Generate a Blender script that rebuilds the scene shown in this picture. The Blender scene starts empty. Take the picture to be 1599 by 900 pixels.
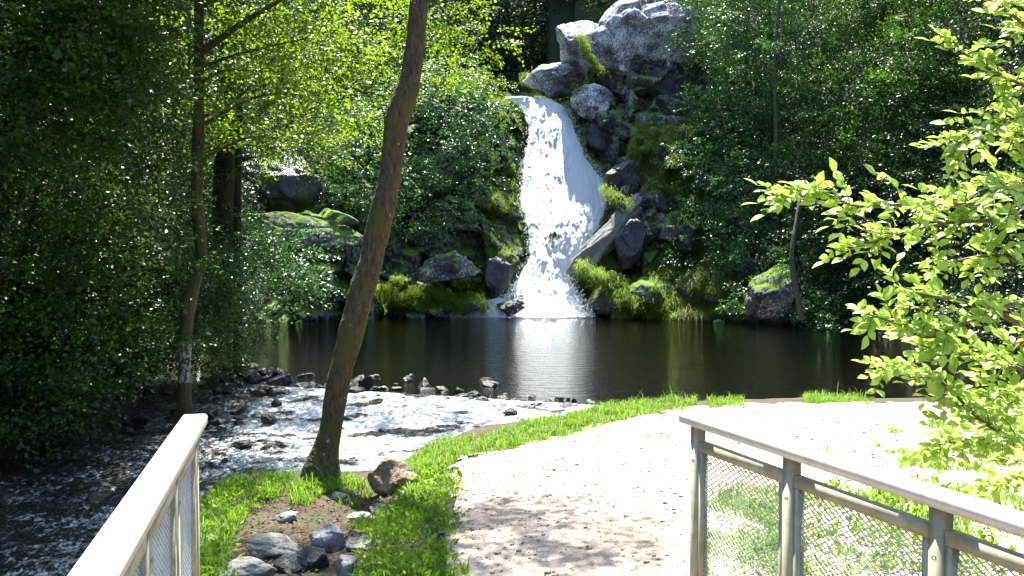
import bpy, bmesh, math
import numpy as np
from mathutils import Vector
SC = bpy.context.scene
COL = SC.collection
R = math.radians
rng = np.random.default_rng(7)

# ------------------------------------------------------------------ camera, sky, sun, exposure
F = 1400.0; HORIZON = 400.0; EYE = 2.7
PITCH = math.atan((450 - HORIZON) / F)
cam = bpy.data.objects.new('camera', bpy.data.cameras.new('camera')); COL.objects.link(cam)
cam.location = (0, 0, EYE); cam.rotation_euler = (R(90) - PITCH, 0, 0)
cam.data.sensor_width = 36; cam.data.lens = F / 1599 * 36
cam.data.clip_start = 0.05; cam.data.clip_end = 3000
SC.camera = cam
SUN_EL, SUN_AZ = 63.0, -3.0           # azimuth measured from the view direction, to the right
world = bpy.data.worlds.new('World'); SC.world = world; world.use_nodes = True
wn = world.node_tree; sky = wn.nodes.new('ShaderNodeTexSky'); sky.sky_type = 'NISHITA'; sky.sun_disc = False
sky.sun_elevation = R(SUN_EL); sky.sun_rotation = R(SUN_AZ)
wn.nodes['Background'].inputs['Strength'].default_value = 0.09
wn.links.new(sky.outputs[0], wn.nodes['Background'].inputs[0])
sl = bpy.data.lights.new('sun', 'SUN'); sl.energy = 3.8; sl.angle = R(0.5); sl.color = (1, .95, .84)
so = bpy.data.objects.new('sun', sl); COL.objects.link(so)
sd = Vector((math.sin(R(SUN_AZ)) * math.cos(R(SUN_EL)), math.cos(R(SUN_AZ)) * math.cos(R(SUN_EL)), math.sin(R(SUN_EL))))
so.rotation_euler = sd.to_track_quat('Z', 'Y').to_euler(); so.location = (0, 0, 60)
SC.view_settings.view_transform = 'Standard'; SC.view_settings.look = 'None'
SC.view_settings.exposure = 2.55; SC.view_settings.gamma = 1
SC.cycles.max_bounces = 6; SC.cycles.diffuse_bounces = 3; SC.cycles.glossy_bounces = 3
SC.cycles.transmission_bounces = 4; SC.cycles.transparent_max_bounces = 8
SC.cycles.sample_clamp_indirect = 4

# ------------------------------------------------------------------ pixels of the 1599 x 900 photograph -> points
def at(px, py, D):
    cx = (px - 799.5) / F; cy = -(py - 450) / F
    dy = math.cos(PITCH) + cy * math.sin(PITCH); dz = -math.sin(PITCH) + cy * math.cos(PITCH)
    k = D / dy
    return np.array((cx * k, D, EYE + dz * k))
def proj(P):
    P = np.asarray(P, float); y = P[..., 1]; z = P[..., 2] - EYE
    fw = y * math.cos(PITCH) - z * math.sin(PITCH); up = y * math.sin(PITCH) + z * math.cos(PITCH)
    fw = np.where(fw < .05, .05, fw)
    return 799.5 + F * P[..., 0] / fw, 450 - F * up / fw
def inpoly(px, py, poly):
    c = np.zeros(px.shape, bool); n = len(poly)
    for i in range(n):
        x1, y1 = poly[i]; x2, y2 = poly[(i + 1) % n]
        if y1 == y2: continue
        m = (y1 > py) != (y2 > py)
        c ^= m & (px < (x2 - x1) * (py - y1) / (y2 - y1) + x1)
    return c
def sstep(a, b, x):
    t = np.clip((x - a) / (b - a), 0, 1); return t * t * (3 - 2 * t)

# ------------------------------------------------------------------ numpy noise
def _h(ix, iy, iz, s):
    h = (ix.astype(np.int64) * 374761393 + iy.astype(np.int64) * 668265263 + iz.astype(np.int64) * 2147483647 + s * 974711) & 0xffffffff
    h = ((h ^ (h >> 13)) * 1274126177) & 0xffffffff
    h = ((h ^ (h >> 15)) * 2246822519) & 0xffffffff
    h = h ^ (h >> 16)
    return (h & 0xffffff) / float(0xffffff)
def vnoise(P, s=0):
    i = np.floor(P); f = P - i; f = f * f * (3 - 2 * f); i = i.astype(np.int64); r = 0
    for dx in (0, 1):
        for dy in (0, 1):
            for dz in (0, 1):
                w = (f[:, 0] if dx else 1 - f[:, 0]) * (f[:, 1] if dy else 1 - f[:, 1]) * (f[:, 2] if dz else 1 - f[:, 2])
                r = r + w * _h(i[:, 0] + dx, i[:, 1] + dy, i[:, 2] + dz, s)
    return r * 2 - 1
def fbm(P, sc=1.0, oc=4, s=0):
    P = np.asarray(P, float) / sc; a = 1; r = 0; t = 0
    for o in range(oc):
        r = r + a * vnoise(P + o * 17.3, s + o); t += a; a *= .5; P = P * 2.03
    return r / t
def blocks(P, sc, s=0, tilt=.6):
    """faceted cells: offset + tilted plane per cell, and crack distance"""
    P = np.asarray(P, float) / sc; i = np.floor(P).astype(np.int64)
    b1 = np.full(len(P), 9.); b2 = np.full(len(P), 9.); val = np.zeros(len(P))
    for dx in (-1, 0, 1):
        for dy in (-1, 0, 1):
            for dz in (-1, 0, 1):
                c = i + (dx, dy, dz)
                q = np.stack([_h(c[:, 0], c[:, 1], c[:, 2], s + k) for k in range(3)], 1)
                d = P - (c + q); dd = np.sqrt((d * d).sum(1))
                g = np.stack([_h(c[:, 0], c[:, 1], c[:, 2], s + 3 + k) - .5 for k in range(4)], 1)
                v = g[:, 3] + tilt * 2 * (g[:, :3] * d).sum(1)
                m = dd < b1
                b2 = np.where(m, b1, np.minimum(b2, dd)); val = np.where(m, v, val); b1 = np.where(m, dd, b1)
    return val, b2 - b1

# ------------------------------------------------------------------ objects
def link(name, me, mat=None, parent=None):
    o = bpy.data.objects.new(name, me); COL.objects.link(o)
    if mat is not None and me is not None: me.materials.append(mat)
    if parent is not None: o.parent = parent
    return o
def meshnp(name, V, Fc, smooth=False, tint=None):
    V = np.asarray(V, np.float32); Fc = np.asarray(Fc, np.int32)
    me = bpy.data.meshes.new(name); n, k = Fc.shape
    me.vertices.add(len(V)); me.vertices.foreach_set('co', V.ravel())
    me.loops.add(n * k); me.loops.foreach_set('vertex_index', Fc.ravel())
    me.polygons.add(n); me.polygons.foreach_set('loop_start', np.arange(0, n * k, k, dtype=np.int32))
    me.polygons.foreach_set('loop_total', np.full(n, k, np.int32))
    if smooth: me.polygons.foreach_set('use_smooth', np.ones(n, bool))
    if tint is not None:
        a = me.attributes.new('tint', 'FLOAT', 'POINT'); a.data.foreach_set('value', np.asarray(tint, np.float32))
    me.update(calc_edges=True); me.validate()
    return me
def gridfaces(nu, nv, keep=None):
    i = np.arange(nu - 1)[:, None] * nv + np.arange(nv - 1)[None]
    f = np.stack([i, i + nv, i + nv + 1, i + 1], -1).reshape(-1, 4)
    return f if keep is None else f[keep.ravel()]
def thing(name, label, cat, loc=(0, 0, 0), group=None):
    o = link(name, None); o.location = Vector([float(a) for a in loc]); o['label'] = label; o['category'] = cat
    if group: o['group'] = group
    return o
def child(name, me, mat, parent):
    o = link(name, me, mat, parent); o.matrix_parent_inverse.identity()
    o.location = (0, 0, 0) if parent.parent else -Vector(parent.location)                                     # child meshes are written in world coordinates
    return o
def tag(o, label, cat, group=None):
    o['label'] = label; o['category'] = cat
    if group: o['group'] = group
    return o
def struct(o, kind='structure'):
    o['kind'] = kind; return o
class MB:
    def __init__(s): s.V = []; s.F = []; s.n = 0
    def add(s, V, Fc):
        s.V.append(np.asarray(V, float)); s.F.append(np.asarray(Fc, int) + s.n); s.n += len(V)
    def box(s, c, ax, ay, az):                          # centre and three half vectors
        c, ax, ay, az = [np.asarray(a, float) for a in (c, ax, ay, az)]
        V = [c + i * ax + j * ay + k * az for i in (-1, 1) for j in (-1, 1) for k in (-1, 1)]
        s.add(V, [(0, 1, 3, 2), (4, 6, 7, 5), (0, 4, 5, 1), (2, 3, 7, 6), (0, 2, 6, 4), (1, 5, 7, 3)])
    def tube(s, pts, rad, n=8, wob=0, seed=0, cap=True):
        P = np.asarray(pts, float); rad = np.broadcast_to(np.asarray(rad, float), (len(P),))
        T = np.gradient(P, axis=0); T /= np.linalg.norm(T, axis=1)[:, None] + 1e-9
        ref = np.array((0, 1., 0)) if abs(T[:, 1]).mean() < .8 else np.array((0, 0, 1.))
        A = np.cross(T, ref); A /= np.linalg.norm(A, axis=1)[:, None] + 1e-9; B = np.cross(T, A)
        th = np.arange(n) * 2 * math.pi / n
        D = A[:, None] * np.cos(th)[None, :, None] + B[:, None] * np.sin(th)[None, :, None]
        V = P[:, None] + D * rad[:, None, None]
        if wob:
            W = V.reshape(-1, 3); d = fbm(W * (1, 1, .35), max(rad.max() * .8, .03), 3, seed).reshape(len(P), n)
            V = P[:, None] + D * (rad[:, None, None] * (1 + wob * d[..., None]))
        m = len(P); i = np.arange(m - 1)[:, None] * n; j = np.arange(n)[None]; jn = (j + 1) % n
        f = np.stack([i + j, i + jn, i + n + jn, i + n + j], -1).reshape(-1, 4)
        s.add(V.reshape(-1, 3), f)
    def trunk(s, pts, rad, n=56, seed=3, roots=6):
        P = np.asarray(pts, float); m = len(P); T = unit(np.gradient(P, axis=0)); A = unit(np.cross(T, (0, 1., 0))); B = np.cross(T, A); th = np.arange(n) * 2 * math.pi / n
        D = A[:, None] * np.cos(th)[None, :, None] + B[:, None] * np.sin(th)[None, :, None]
        W = (P[:, None] + D * rad[:, None, None]).reshape(-1, 3)
        ridge = (np.abs(fbm(W * (1, 1, .22), .035, 3, seed)) * -.16 + .10 * fbm(W * (1, 1, .6), .16, 3, seed + 1) + .10 * fbm(W, .4, 2, seed + 2)).reshape(m, n)
        hgt = P[:, 2] - P[0, 2] - .25; fl = np.exp(-np.maximum(hgt, 0) / .16)[:, None] * (.5 * np.maximum(0, np.cos(th * roots / 1.0 + 1.0 + .8 * np.sin(th * 2)))[None] ** 1.5)
        V = P[:, None] + D * (rad[:, None, None] * (1 + ridge + fl)[..., None]); i = np.arange(m - 1)[:, None] * n; j = np.arange(n)[None]; jn = (j + 1) % n
        s.add(V.reshape(-1, 3), np.stack([i + j, i + jn, i + n + jn, i + n + j], -1).reshape(-1, 4))
    def mesh(s, name, smooth=False):
        return meshnp(name, np.concatenate(s.V), np.concatenate(s.F), smooth)
def spline(P, n):
    P = np.asarray(P, float); m = len(P); Q = np.vstack([2 * P[0] - P[1], P, 2 * P[-1] - P[-2]]); out = []
    for t in np.linspace(0, m - 1 - 1e-6, n):
        i = int(t); u = t - i; a, b, c, d = Q[i:i + 4]
        out.append(.5 * ((2 * b) + (c - a) * u + (2 * a - 5 * b + 4 * c - d) * u * u + (3 * b - a - 3 * c + d) * u ** 3))
    return np.array(out)

# ------------------------------------------------------------------ materials
def newmat(name):
    m = bpy.data.materials.new(name); m.use_nodes = True; nt = m.node_tree
    return m, nt, nt.nodes['Principled BSDF'], nt.nodes['Material Output']
class N:
    def __init__(s, nt): s.nt = nt
    def __call__(s, t, **kw):
        n = s.nt.nodes.new('ShaderNode' + t)
        for k, v in kw.items():
            if k[0] == '_': setattr(n, k[1:], v)
        return n
    def L(s, a, b): s.nt.links.new(a, b)
    def noise(s, vec, sc, det=4, rough=.55, out='Fac'):
        n = s('TexNoise'); n.inputs['Scale'].default_value = sc; n.inputs['Detail'].default_value = det
        n.inputs['Roughness'].default_value = rough; s.L(vec, n.inputs['Vector']); return n.outputs[out]
    def ramp(s, fac, a, b, ca=(0, 0, 0, 1), cb=(1, 1, 1, 1)):
        r = s('ValToRGB'); r.color_ramp.elements[0].position = a; r.color_ramp.elements[1].position = b
        r.color_ramp.elements[0].color = ca; r.color_ramp.elements[1].color = cb; s.L(fac, r.inputs[0]); return r.outputs[0]
    def mix(s, fac, a, b, bt='MIX'):
        m = s('Mix'); m.data_type = 'RGBA'; m.blend_type = bt
        for v, i in ((fac, 0), (a, 6), (b, 7)):
            if hasattr(v, 'is_linked'): s.L(v, m.inputs[i])
            elif i == 0: m.inputs[0].default_value = v
            else: m.inputs[i].default_value = (*v[:3], 1)
        return m.outputs[2]
    def math(s, op, a, b=0.0, clamp=False):
        m = s('Math'); m.operation = op; m.use_clamp = clamp
        for v, i in ((a, 0), (b, 1)):
            if hasattr(v, 'is_linked'): s.L(v, m.inputs[i])
            else: m.inputs[i].default_value = v
        return m.outputs[0]
    def mapping(s, vec, sc=(1, 1, 1), rot=(0, 0, 0)):
        m = s('Mapping'); m.inputs['Scale'].default_value = sc; m.inputs['Rotation'].default_value = rot
        s.L(vec, m.inputs[0]); return m.outputs[0]
    def bump(s, h, strength, dist, bsdf):
        b = s('Bump'); b.inputs['Strength'].default_value = strength; b.inputs['Distance'].default_value = dist
        s.L(h, b.inputs['Height']); s.L(b.outputs[0], bsdf.inputs['Normal']); return b
def leafmat(name, c1, c2, tr=(.2, .35, .03), mix=.4, rough=.5, spec=.5):
    m, nt, b, out = newmat(name); n = N(nt)
    a = n('Attribute'); a.attribute_name = 'tint'
    col = n.mix(a.outputs['Fac'], c1, c2); n.L(col, b.inputs['Base Color'])
    b.inputs['Roughness'].default_value = rough; b.inputs['Specular IOR Level'].default_value = spec
    t = n('BsdfTranslucent'); tc = n.mix(a.outputs['Fac'], [x * .7 for x in tr], tr); n.L(tc, t.inputs[0])
    mx = n('MixShader'); mx.inputs[0].default_value = mix
    n.L(b.outputs[0], mx.inputs[1]); n.L(t.outputs[0], mx.inputs[2]); n.L(mx.outputs[0], out.inputs[0])
    return m
def rockmat(name, dark, light, lichen=.3, moss=.4, wet=.6, scale=1.0, mossc=(.07, .12, .012)):
    m, nt, b, out = newmat(name); n = N(nt); g = n('NewGeometry'); P = g.outputs['Position']
    base = n.mix(n.ramp(n.noise(P, 1.3 * scale, 6, .65), .35, .65), dark, light)
    base = n.mix(n.ramp(n.noise(P, 9 * scale, 5, .7), .3, .7), n.mix(1, base, (.45, .45, .5), 'MULTIPLY'), base)
    if lichen > 0:
        l1 = n.noise(n.mapping(P, (1, 1, .6), (0, .5, .3)), 11 * scale, 8, .8); l2 = n.noise(P, .8 * scale, 4)
        lm = n.ramp(n.math('ADD', l1, n.math('MULTIPLY', l2, .5)),   .90 - lichen * .36, 1.0 - lichen * .36)
        base = n.mix(lm, base, (.50, .50, .53))
    if moss > 0:
        nz = n('SeparateXYZ'); n.L(g.outputs['Normal'], nz.inputs[0])
        mm = n.math('ADD', n.math('MULTIPLY', nz.outputs[2], .32), n.math('MULTIPLY', n.noise(P, 2.2 * scale, 7, .75), 1.25))
        mk = n.ramp(mm, 1.04 - moss * .38, 1.16 - moss * .38)
        mc = n.mix(n.noise(P, 14, 3), mossc, [c * 2.0 for c in mossc]); base = n.mix(mk, base, mc)
        rr = n.math('ADD', n.math('MULTIPLY', mk, .4), wet, True); n.L(rr, b.inputs['Roughness'])
    else: b.inputs['Roughness'].default_value = wet
    n.L(base, b.inputs['Base Color'])
    hh = n.math('ADD', n.noise(P, 4 * scale, 8, .7), n.math('MULTIPLY', n.noise(P, 22 * scale, 6, .7), .35))
    n.bump(hh, .8, .12 / scale, b)
    return m
def barkmat(name, c1, c2, mossc=(.10, .10, .015), moss=.45, patch=None, lich=.0):
    m, nt, b, out = newmat(name); n = N(nt); g = n('NewGeometry'); P = g.outputs['Position']
    q = n.mapping(P, (1, 1, .22))
    v = n.noise(q, 34, 8, .78); col = n.mix(n.ramp(v, .38, .62), c1, c2)
    col = n.mix(n.ramp(n.noise(P, 9, 5, .7), .45, .62), col, n.mix(1, col, (1.45, 1.25, 1.0), 'MULTIPLY'))
    if moss:
        mk = n.ramp(n.noise(n.mapping(P, (1, 1, .5)), 3.5, 6, .7), .62 - moss * .35, .70 - moss * .35)
        col = n.mix(n.math('MULTIPLY', mk, .8), col, mossc)
    if lich:
        col = n.mix(n.ramp(n.noise(n.mapping(P, (1, 1, .7)), 13, 4, .6), .70 - lich * .2, .73 - lich * .2), col, (.45, .46, .42))
    if patch:
        z = n('SeparateXYZ'); n.L(P, z.inputs[0])
        w = n.math('MULTIPLY', n.ramp(z.outputs[2], patch[0], patch[0] + .02) if False else n.math('GREATER_THAN', z.outputs[2], patch[0]), n.math('LESS_THAN', z.outputs[2], patch[1]))
        w = n.math('MULTIPLY', w, n.ramp(n.noise(n.mapping(P, (1, 1, .6)), 16, 6, .75), .47, .55))
        col = n.mix(w, col, (.34, .35, .32))
    n.L(col, b.inputs['Base Color']); b.inputs['Roughness'].default_value = .85
    n.bump(n.math('ADD', v, n.noise(P, 60, 3)), .9, .025, b)
    return m
def plainmat(name, col, rough=.6, metal=0, nsc=12, var=.25, bump=.0):
    m, nt, b, out = newmat(name); n = N(nt); g = n('NewGeometry'); P = g.outputs['Position']
    f = n.noise(P, nsc, 6, .6)
    n.L(n.mix(n.ramp(f, .3, .7), [c * (1 - var) for c in col], [min(1, c * (1 + var)) for c in col]), b.inputs['Base Color'])
    b.inputs['Roughness'].default_value = rough; b.inputs['Metallic'].default_value = metal
    if bump: n.bump(f, .5, bump, b)
    return m
M = {}
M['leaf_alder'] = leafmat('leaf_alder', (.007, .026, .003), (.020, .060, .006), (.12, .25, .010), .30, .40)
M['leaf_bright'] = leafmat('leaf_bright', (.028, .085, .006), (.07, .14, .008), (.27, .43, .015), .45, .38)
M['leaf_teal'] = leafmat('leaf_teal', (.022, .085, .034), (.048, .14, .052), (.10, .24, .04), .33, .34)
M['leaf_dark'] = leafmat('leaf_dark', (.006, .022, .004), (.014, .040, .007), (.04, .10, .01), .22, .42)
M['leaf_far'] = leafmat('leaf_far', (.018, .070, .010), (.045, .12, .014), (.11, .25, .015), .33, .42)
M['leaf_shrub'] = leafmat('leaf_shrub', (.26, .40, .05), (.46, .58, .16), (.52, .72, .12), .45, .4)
M['grass'] = leafmat('grass', (.075, .17, .006), (.17, .30, .012), (.26, .46, .02), .45, .5, .3)
M['moss_grass'] = leafmat('moss_grass', (.06, .12, .004), (.15, .22, .008), (.22, .34, .01), .35, .6, .2)
M['dry_grass'] = leafmat('dry_grass', (.10, .12, .03), (.22, .20, .07), (.2, .22, .05), .3, .6, .2)
M['rock_cliff'] = rockmat('rock_cliff', (.018, .018, .024), (.10, .10, .125), .30, .86, .55)
M['rock_lichen'] = rockmat('rock_lichen', (.045, .04, .055), (.17, .155, .20), .50, .10, .8, 1.3)
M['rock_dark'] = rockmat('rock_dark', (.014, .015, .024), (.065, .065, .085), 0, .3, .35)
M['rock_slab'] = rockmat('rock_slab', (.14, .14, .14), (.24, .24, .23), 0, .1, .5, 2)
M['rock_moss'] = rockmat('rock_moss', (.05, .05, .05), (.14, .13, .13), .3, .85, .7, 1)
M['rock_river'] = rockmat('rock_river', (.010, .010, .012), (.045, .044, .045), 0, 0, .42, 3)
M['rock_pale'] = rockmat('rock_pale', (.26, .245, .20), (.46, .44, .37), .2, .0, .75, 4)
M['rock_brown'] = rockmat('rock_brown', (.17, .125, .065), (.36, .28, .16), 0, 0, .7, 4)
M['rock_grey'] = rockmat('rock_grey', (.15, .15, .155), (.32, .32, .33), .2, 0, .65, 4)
M['bark_main'] = barkmat('bark_main', (.018, .013, .008), (.105, .080, .048), (.075, .075, .008), .34, None, .12)
M['bark_slim'] = barkmat('bark_slim', (.012, .010, .009), (.055, .042, .030), (.055, .055, .006), .5, (.55, 1.25))
M['bark_young'] = barkmat('bark_young', (.03, .026, .02), (.09, .08, .06), (.055, .06, .01), .4)
M['bark_dark'] = barkmat('bark_dark', (.008, .006, .006), (.028, .022, .018), (.035, .045, .01), .4)
M['twig'] = plainmat('twig', (.07, .05, .03), .8)
M['twig_pale'] = plainmat('twig_pale', (.16, .12, .06), .7)

# ------------------------------------------------------------------ ground
WATER = [(-3.75, 11.0), (-3.2, 11.05), (-2.5, 10.9), (-1.95, 11.0), (-1.6, 11.5), (-.85, 12.0), (0.1, 12.6), (1.2, 13.9), (2.2, 14.5), (3.4, 14.8),
         (5, 15.0), (8, 15), (12, 15.5), (15, 17), (16, 21), (14.7, 24), (13.6, 27), (12.4, 31.5), (10.3, 36), (8.4, 38.5),
         (3.7, 40.3), (0, 41.3), (-3, 40.5), (-6, 39.3), (-9.5, 38), (-9.6, 33), (-8.6, 28), (-7.9, 24), (-8.2, 20), (-8.6, 17), (-8.0, 13),
         (-9.0, 9), (-8.6, 5), (-6.5, 0), (-4, -9), (0, -30), (10, -30), (6, -9), (3.5, -2), (0.5, 1.2), (-1.7, 2.6), (-2.2, 4.2), (-3.0, 6), (-3.4, 8.5)]
def sdist(X, Y):
    d = np.full(X.shape, 1e9); n = len(WATER)
    for i in range(n):
        a = np.array(WATER[i]); b = np.array(WATER[(i + 1) % n]); e = b - a
        t = np.clip(((X - a[0]) * e[0] + (Y - a[1]) * e[1]) / (e @ e), 0, 1)
        d = np.minimum(d, np.hypot(X - a[0] - t * e[0], Y - a[1] - t * e[1]))
    return np.where(inpoly(X, Y, WATER), -d, d)
W0 = np.array((-6.5, 19.3)); WN = np.array((-.351, -.936))
def downstream(X, Y): return (X - W0[0]) * WN[0] + (Y - W0[1]) * WN[1]
def height(X, Y):
    X = np.asarray(X, float); Y = np.asarray(Y, float); sh = X.shape; X = X.ravel(); Y = Y.ravel()
    P = np.stack([X, Y, X * 0], 1)
    d = sdist(X, Y) + .25 * fbm(P, 1.2, 3, 5)
    flat = np.clip(1.0 - .04 * Y, .35, 1.0) + .03 * fbm(P, 1.5, 3, 9)
    low = sstep(-.2, -1.6, X) * sstep(5., 8., Y) * .38                    # the bank by the tree lies lower
    flat = flat - low * sstep(16, 12, Y)
    near = -.45 + (flat + .45) * sstep(-.35, .75, d)
    dd = np.maximum(d, 0)
    # hills: gentle on the left, a steep wall at the back
    back = sstep(30, 38, Y) * sstep(-16, -9, X) * sstep(16, 10, X)
    kl = .15 + .75 * sstep(1, 7, dd)
    hl = kl * dd; hb = np.where(dd < 6.3, dd * 1.75, 11 + (dd - 6.3) * .75)
    hb = np.where((np.abs(X - .2) < 2.2) & (dd > 6), np.minimum(hb, 10.6 + np.maximum(dd - 9, 0) * .45), hb)
    hb = np.where(dd < 16, np.minimum(hb, dd * .95 - 1.2), hb)
    hill = np.minimum(hl * (1 - back) + hb * back, 48 + dd * .05)
    hill = hill + np.where(dd > 2, .8 * fbm(P, 6, 3, 3), 0) * np.clip(dd / 4, 0, 1) - .25 * (1 - sstep(0, .4, dd))
    w = np.clip(sstep(15.5, 18.5, Y) + sstep(-5.5, -7.5, X) + sstep(11, 14, X), 0, 1)
    behind = sstep(-4, -14, Y); w = w * (1 - behind)
    land = near * (1 - w) + hill * w
    riff = sstep(-.8, .8, downstream(X, Y))
    bed = -.35 - (1 - riff) * 1.0 * sstep(0, 3, -d) - riff * (.12 + .25 * sstep(0, 2.5, downstream(X, Y)))
    reef = np.exp(-((X + 2.6) / 1.9) ** 2 - ((Y - 23.5) / 1.6) ** 2) * .85
    bed = bed + reef + .06 * fbm(P, .5, 3, 11)
    z = np.where(d > 0, land, np.minimum(bed, land + 0 * bed)) if False else land * sstep(-.4, 0, d) + bed * (1 - sstep(-.4, 0, d))
    return z.reshape(sh)
def axis(segs):
    a = [np.arange(s, e, st) for s, e, st in segs]; return np.concatenate(a + [np.array([segs[-1][1]])])
gx = axis([(-400, -80, 20), (-80, -16, 1.2), (-16, 14, .16), (14, 60, 1.2), (60, 400, 20)])
gy = axis([(-300, -20, 20), (-20, -1, 1), (-1, 46, .16), (46, 100, 1.2), (100, 600, 20)])
GX, GY = np.meshgrid(gx, gy, indexing='ij'); GZ = height(GX, GY)
gm, nt, b, out = newmat('earth'); n = N(nt); g = n('NewGeometry'); P = g.outputs['Position']
c = n.mix(n.ramp(n.noise(P, 2.5, 8, .75), .35, .65), (.022, .016, .010), (.085, .060, .038))
c = n.mix(n.ramp(n.noise(P, 3.5, 6, .7), .48, .62), c, (.030, .050, .008))
sp = n('SeparateXYZ'); n.L(P, sp.inputs[0])
uw = n.math('MULTIPLY', n.math('LESS_THAN', sp.outputs[2], -.22), n.math('GREATER_THAN', sp.outputs[0], -7.0))
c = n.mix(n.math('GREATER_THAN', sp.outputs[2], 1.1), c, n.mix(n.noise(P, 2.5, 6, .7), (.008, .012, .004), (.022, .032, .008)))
c = n.mix(uw, c, n.mix(n.ramp(n.noise(P, 5, 4, .6), .35, .65), (.04, .022, .008), (.22, .11, .03)))
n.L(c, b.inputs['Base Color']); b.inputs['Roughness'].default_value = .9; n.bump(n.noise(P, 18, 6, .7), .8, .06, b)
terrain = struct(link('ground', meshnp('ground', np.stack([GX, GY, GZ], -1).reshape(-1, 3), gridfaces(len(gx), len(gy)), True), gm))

# path: pale gravel, its own sheet just above the ground
px_ = np.arange(-2.0, 10.0, .055); py_ = np.arange(3.3, 15.2, .055)
PX, PY = np.meshgrid(px_, py_, indexing='ij'); PZ = height(PX, PY) + .016
PATH_PX = [(600, 1300), (690, 1000), (702, 900), (695, 840), (707, 790), (694, 742), (725, 714), (850, 686), (960, 655), (1085, 634), (1250, 628), (1700, 628), (3500, 640), (3500, 1300)]
cxm = (PX[:-1, :-1] + PX[1:, 1:]) / 2; cym = (PY[:-1, :-1] + PY[1:, 1:]) / 2; czm = (PZ[:-1, :-1] + PZ[1:, 1:]) / 2
u, v = proj(np.stack([cxm, cym, czm], -1))
nz = fbm(np.stack([cxm.ravel(), cym.ravel(), cxm.ravel() * 0], 1), .35, 3, 21).reshape(cxm.shape)
keep = inpoly(u + nz * 18, v + nz * 5, PATH_PX) & (sdist(cxm.ravel(), cym.ravel()).reshape(cxm.shape) > .5)
gp, nt, b, out = newmat('gravel'); n = N(nt); g = n('NewGeometry'); P = g.outputs['Position']
c = n.mix(n.ramp(n.noise(P, 1.1, 6, .7), .40, .62), (.34, .275, .22), (.45, .39, .335))
c = n.mix(n.ramp(n.noise(P, 55, 4, .75), .30, .55), (.13, .11, .10), c)
c = n.mix(n.ramp(n.noise(P, 7, 7, .8), .56, .70), c, (.20, .155, .12)); c = n.mix(n.ramp(n.noise(P, .8, 4, .6), .5, .7), c, n.mix(1, c, (.78, .74, .70), 'MULTIPLY'))
n.L(c, b.inputs['Base Color']); b.inputs['Roughness'].default_value = .9
n.bump(n.math('ADD', n.noise(P, 70, 4, .7), n.noise(P, 12, 3)), .7, .02, b)
struct(link('path', meshnp('path', np.stack([PX, PY, PZ], -1).reshape(-1, 3), gridfaces(len(px_), len(py_), keep), True), gp))

# ------------------------------------------------------------------ water
def watermat(name, tint, rough, scales, strength, foam=None, glassy=True):
    m, nt, b, out = newmat(name); n = N(nt); nt.nodes.remove(b); g = n('NewGeometry'); P = g.outputs['Position']
    h = None
    for sc, w, st in scales:
        k = n.math('MULTIPLY', n.noise(n.mapping(P, st), sc, 3, .5), w); h = k if h is None else n.math('ADD', h, k)
    bp = n('Bump'); bp.inputs['Strength'].default_value = 1; bp.inputs['Distance'].default_value = strength; n.L(h, bp.inputs['Height'])
    gl = n('BsdfGlossy'); gl.inputs['Roughness'].default_value = rough; gl.inputs[0].default_value = (1, 1, 1, 1); n.L(bp.outputs[0], gl.inputs['Normal'])
    tr = n('BsdfTransparent'); tr.inputs[0].default_value = (*tint, 1)
    fr = n('Fresnel'); fr.inputs[0].default_value = 1.33; n.L(bp.outputs[0], fr.inputs['Normal'])
    mx = n('MixShader'); n.L(n.math('ADD', n.math('MULTIPLY', fr.outputs[0], 1.0), .0, True), mx.inputs[0]); n.L(tr.outputs[0], mx.inputs[1]); n.L(gl.outputs[0], mx.inputs[2])
    o = mx.outputs[0]
    if foam:
        df = n('BsdfPrincipled'); df.inputs['Base Color'].default_value = (.8, .82, .84, 1); df.inputs['Roughness'].default_value = .3
        n.L(bp.outputs[0], df.inputs['Normal'])
        mx2 = n('MixShader'); n.L(foam(n, P), mx2.inputs[0]); n.L(o, mx2.inputs[1]); n.L(df.outputs[0], mx2.inputs[2]); o = mx2.outputs[0]
    n.L(o, out.inputs[0]); return m
M['pool'] = watermat('pool_water', (.10, .085, .035), .03, [(1.6, .5, (1, 2.6, 1)), (6, .28, (1, 2.2, 1)), (19, .14, (1, 1.6, 1)), (60, .03, (1, 1.3, 1))], .06)
def foam_glint(n, P):
    a = n.noise(n.mapping(P, (1, .6, 1), (0, 0, .35)), 15, 9, .8); t_ = n('Attribute'); t_.attribute_name = 'tint'  # white flecks: some foam, and sun glitter painted as foam
    return n.ramp(n.math('ADD', a, n.math('MULTIPLY', t_.outputs['Fac'], n.math('MULTIPLY', n.ramp(n.noise(n.mapping(P, (.7, 1.3, 1)), 1.3, 3, .6),   .34, .54), .32))), .60, .72)
M['stream'] = watermat('stream_water', (.22, .15, .06), .28, [(5, .5, (1, 1.3, 1)), (14, .4, (1, 1, 1)), (42, .2, (1, 1, 1))], .30, foam_glint)
sx = np.arange(-12, 22, .25); sy = np.arange(14, 44, .25)
X, Y = np.meshgrid(sx, sy, indexing='ij')
cx_ = (X[:-1, :-1] + X[1:, 1:]) / 2; cy_ = (Y[:-1, :-1] + Y[1:, 1:]) / 2
struct(link('pool_water', meshnp('pool_water', np.stack([X, Y, X * 0], -1).reshape(-1, 3), gridfaces(len(sx), len(sy), (downstream(cx_, cy_) < .25)), True), M['pool']))
sx = np.arange(-11, 4, .045); sy = np.arange(-6, 21.5, .045)
X, Y = np.meshgrid(sx, sy, indexing='ij'); P3 = np.stack([X.ravel(), Y.ravel(), X.ravel() * 0], 1)
DS = downstream(X, Y)
amp = sstep(0, 1.5, DS)
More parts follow.
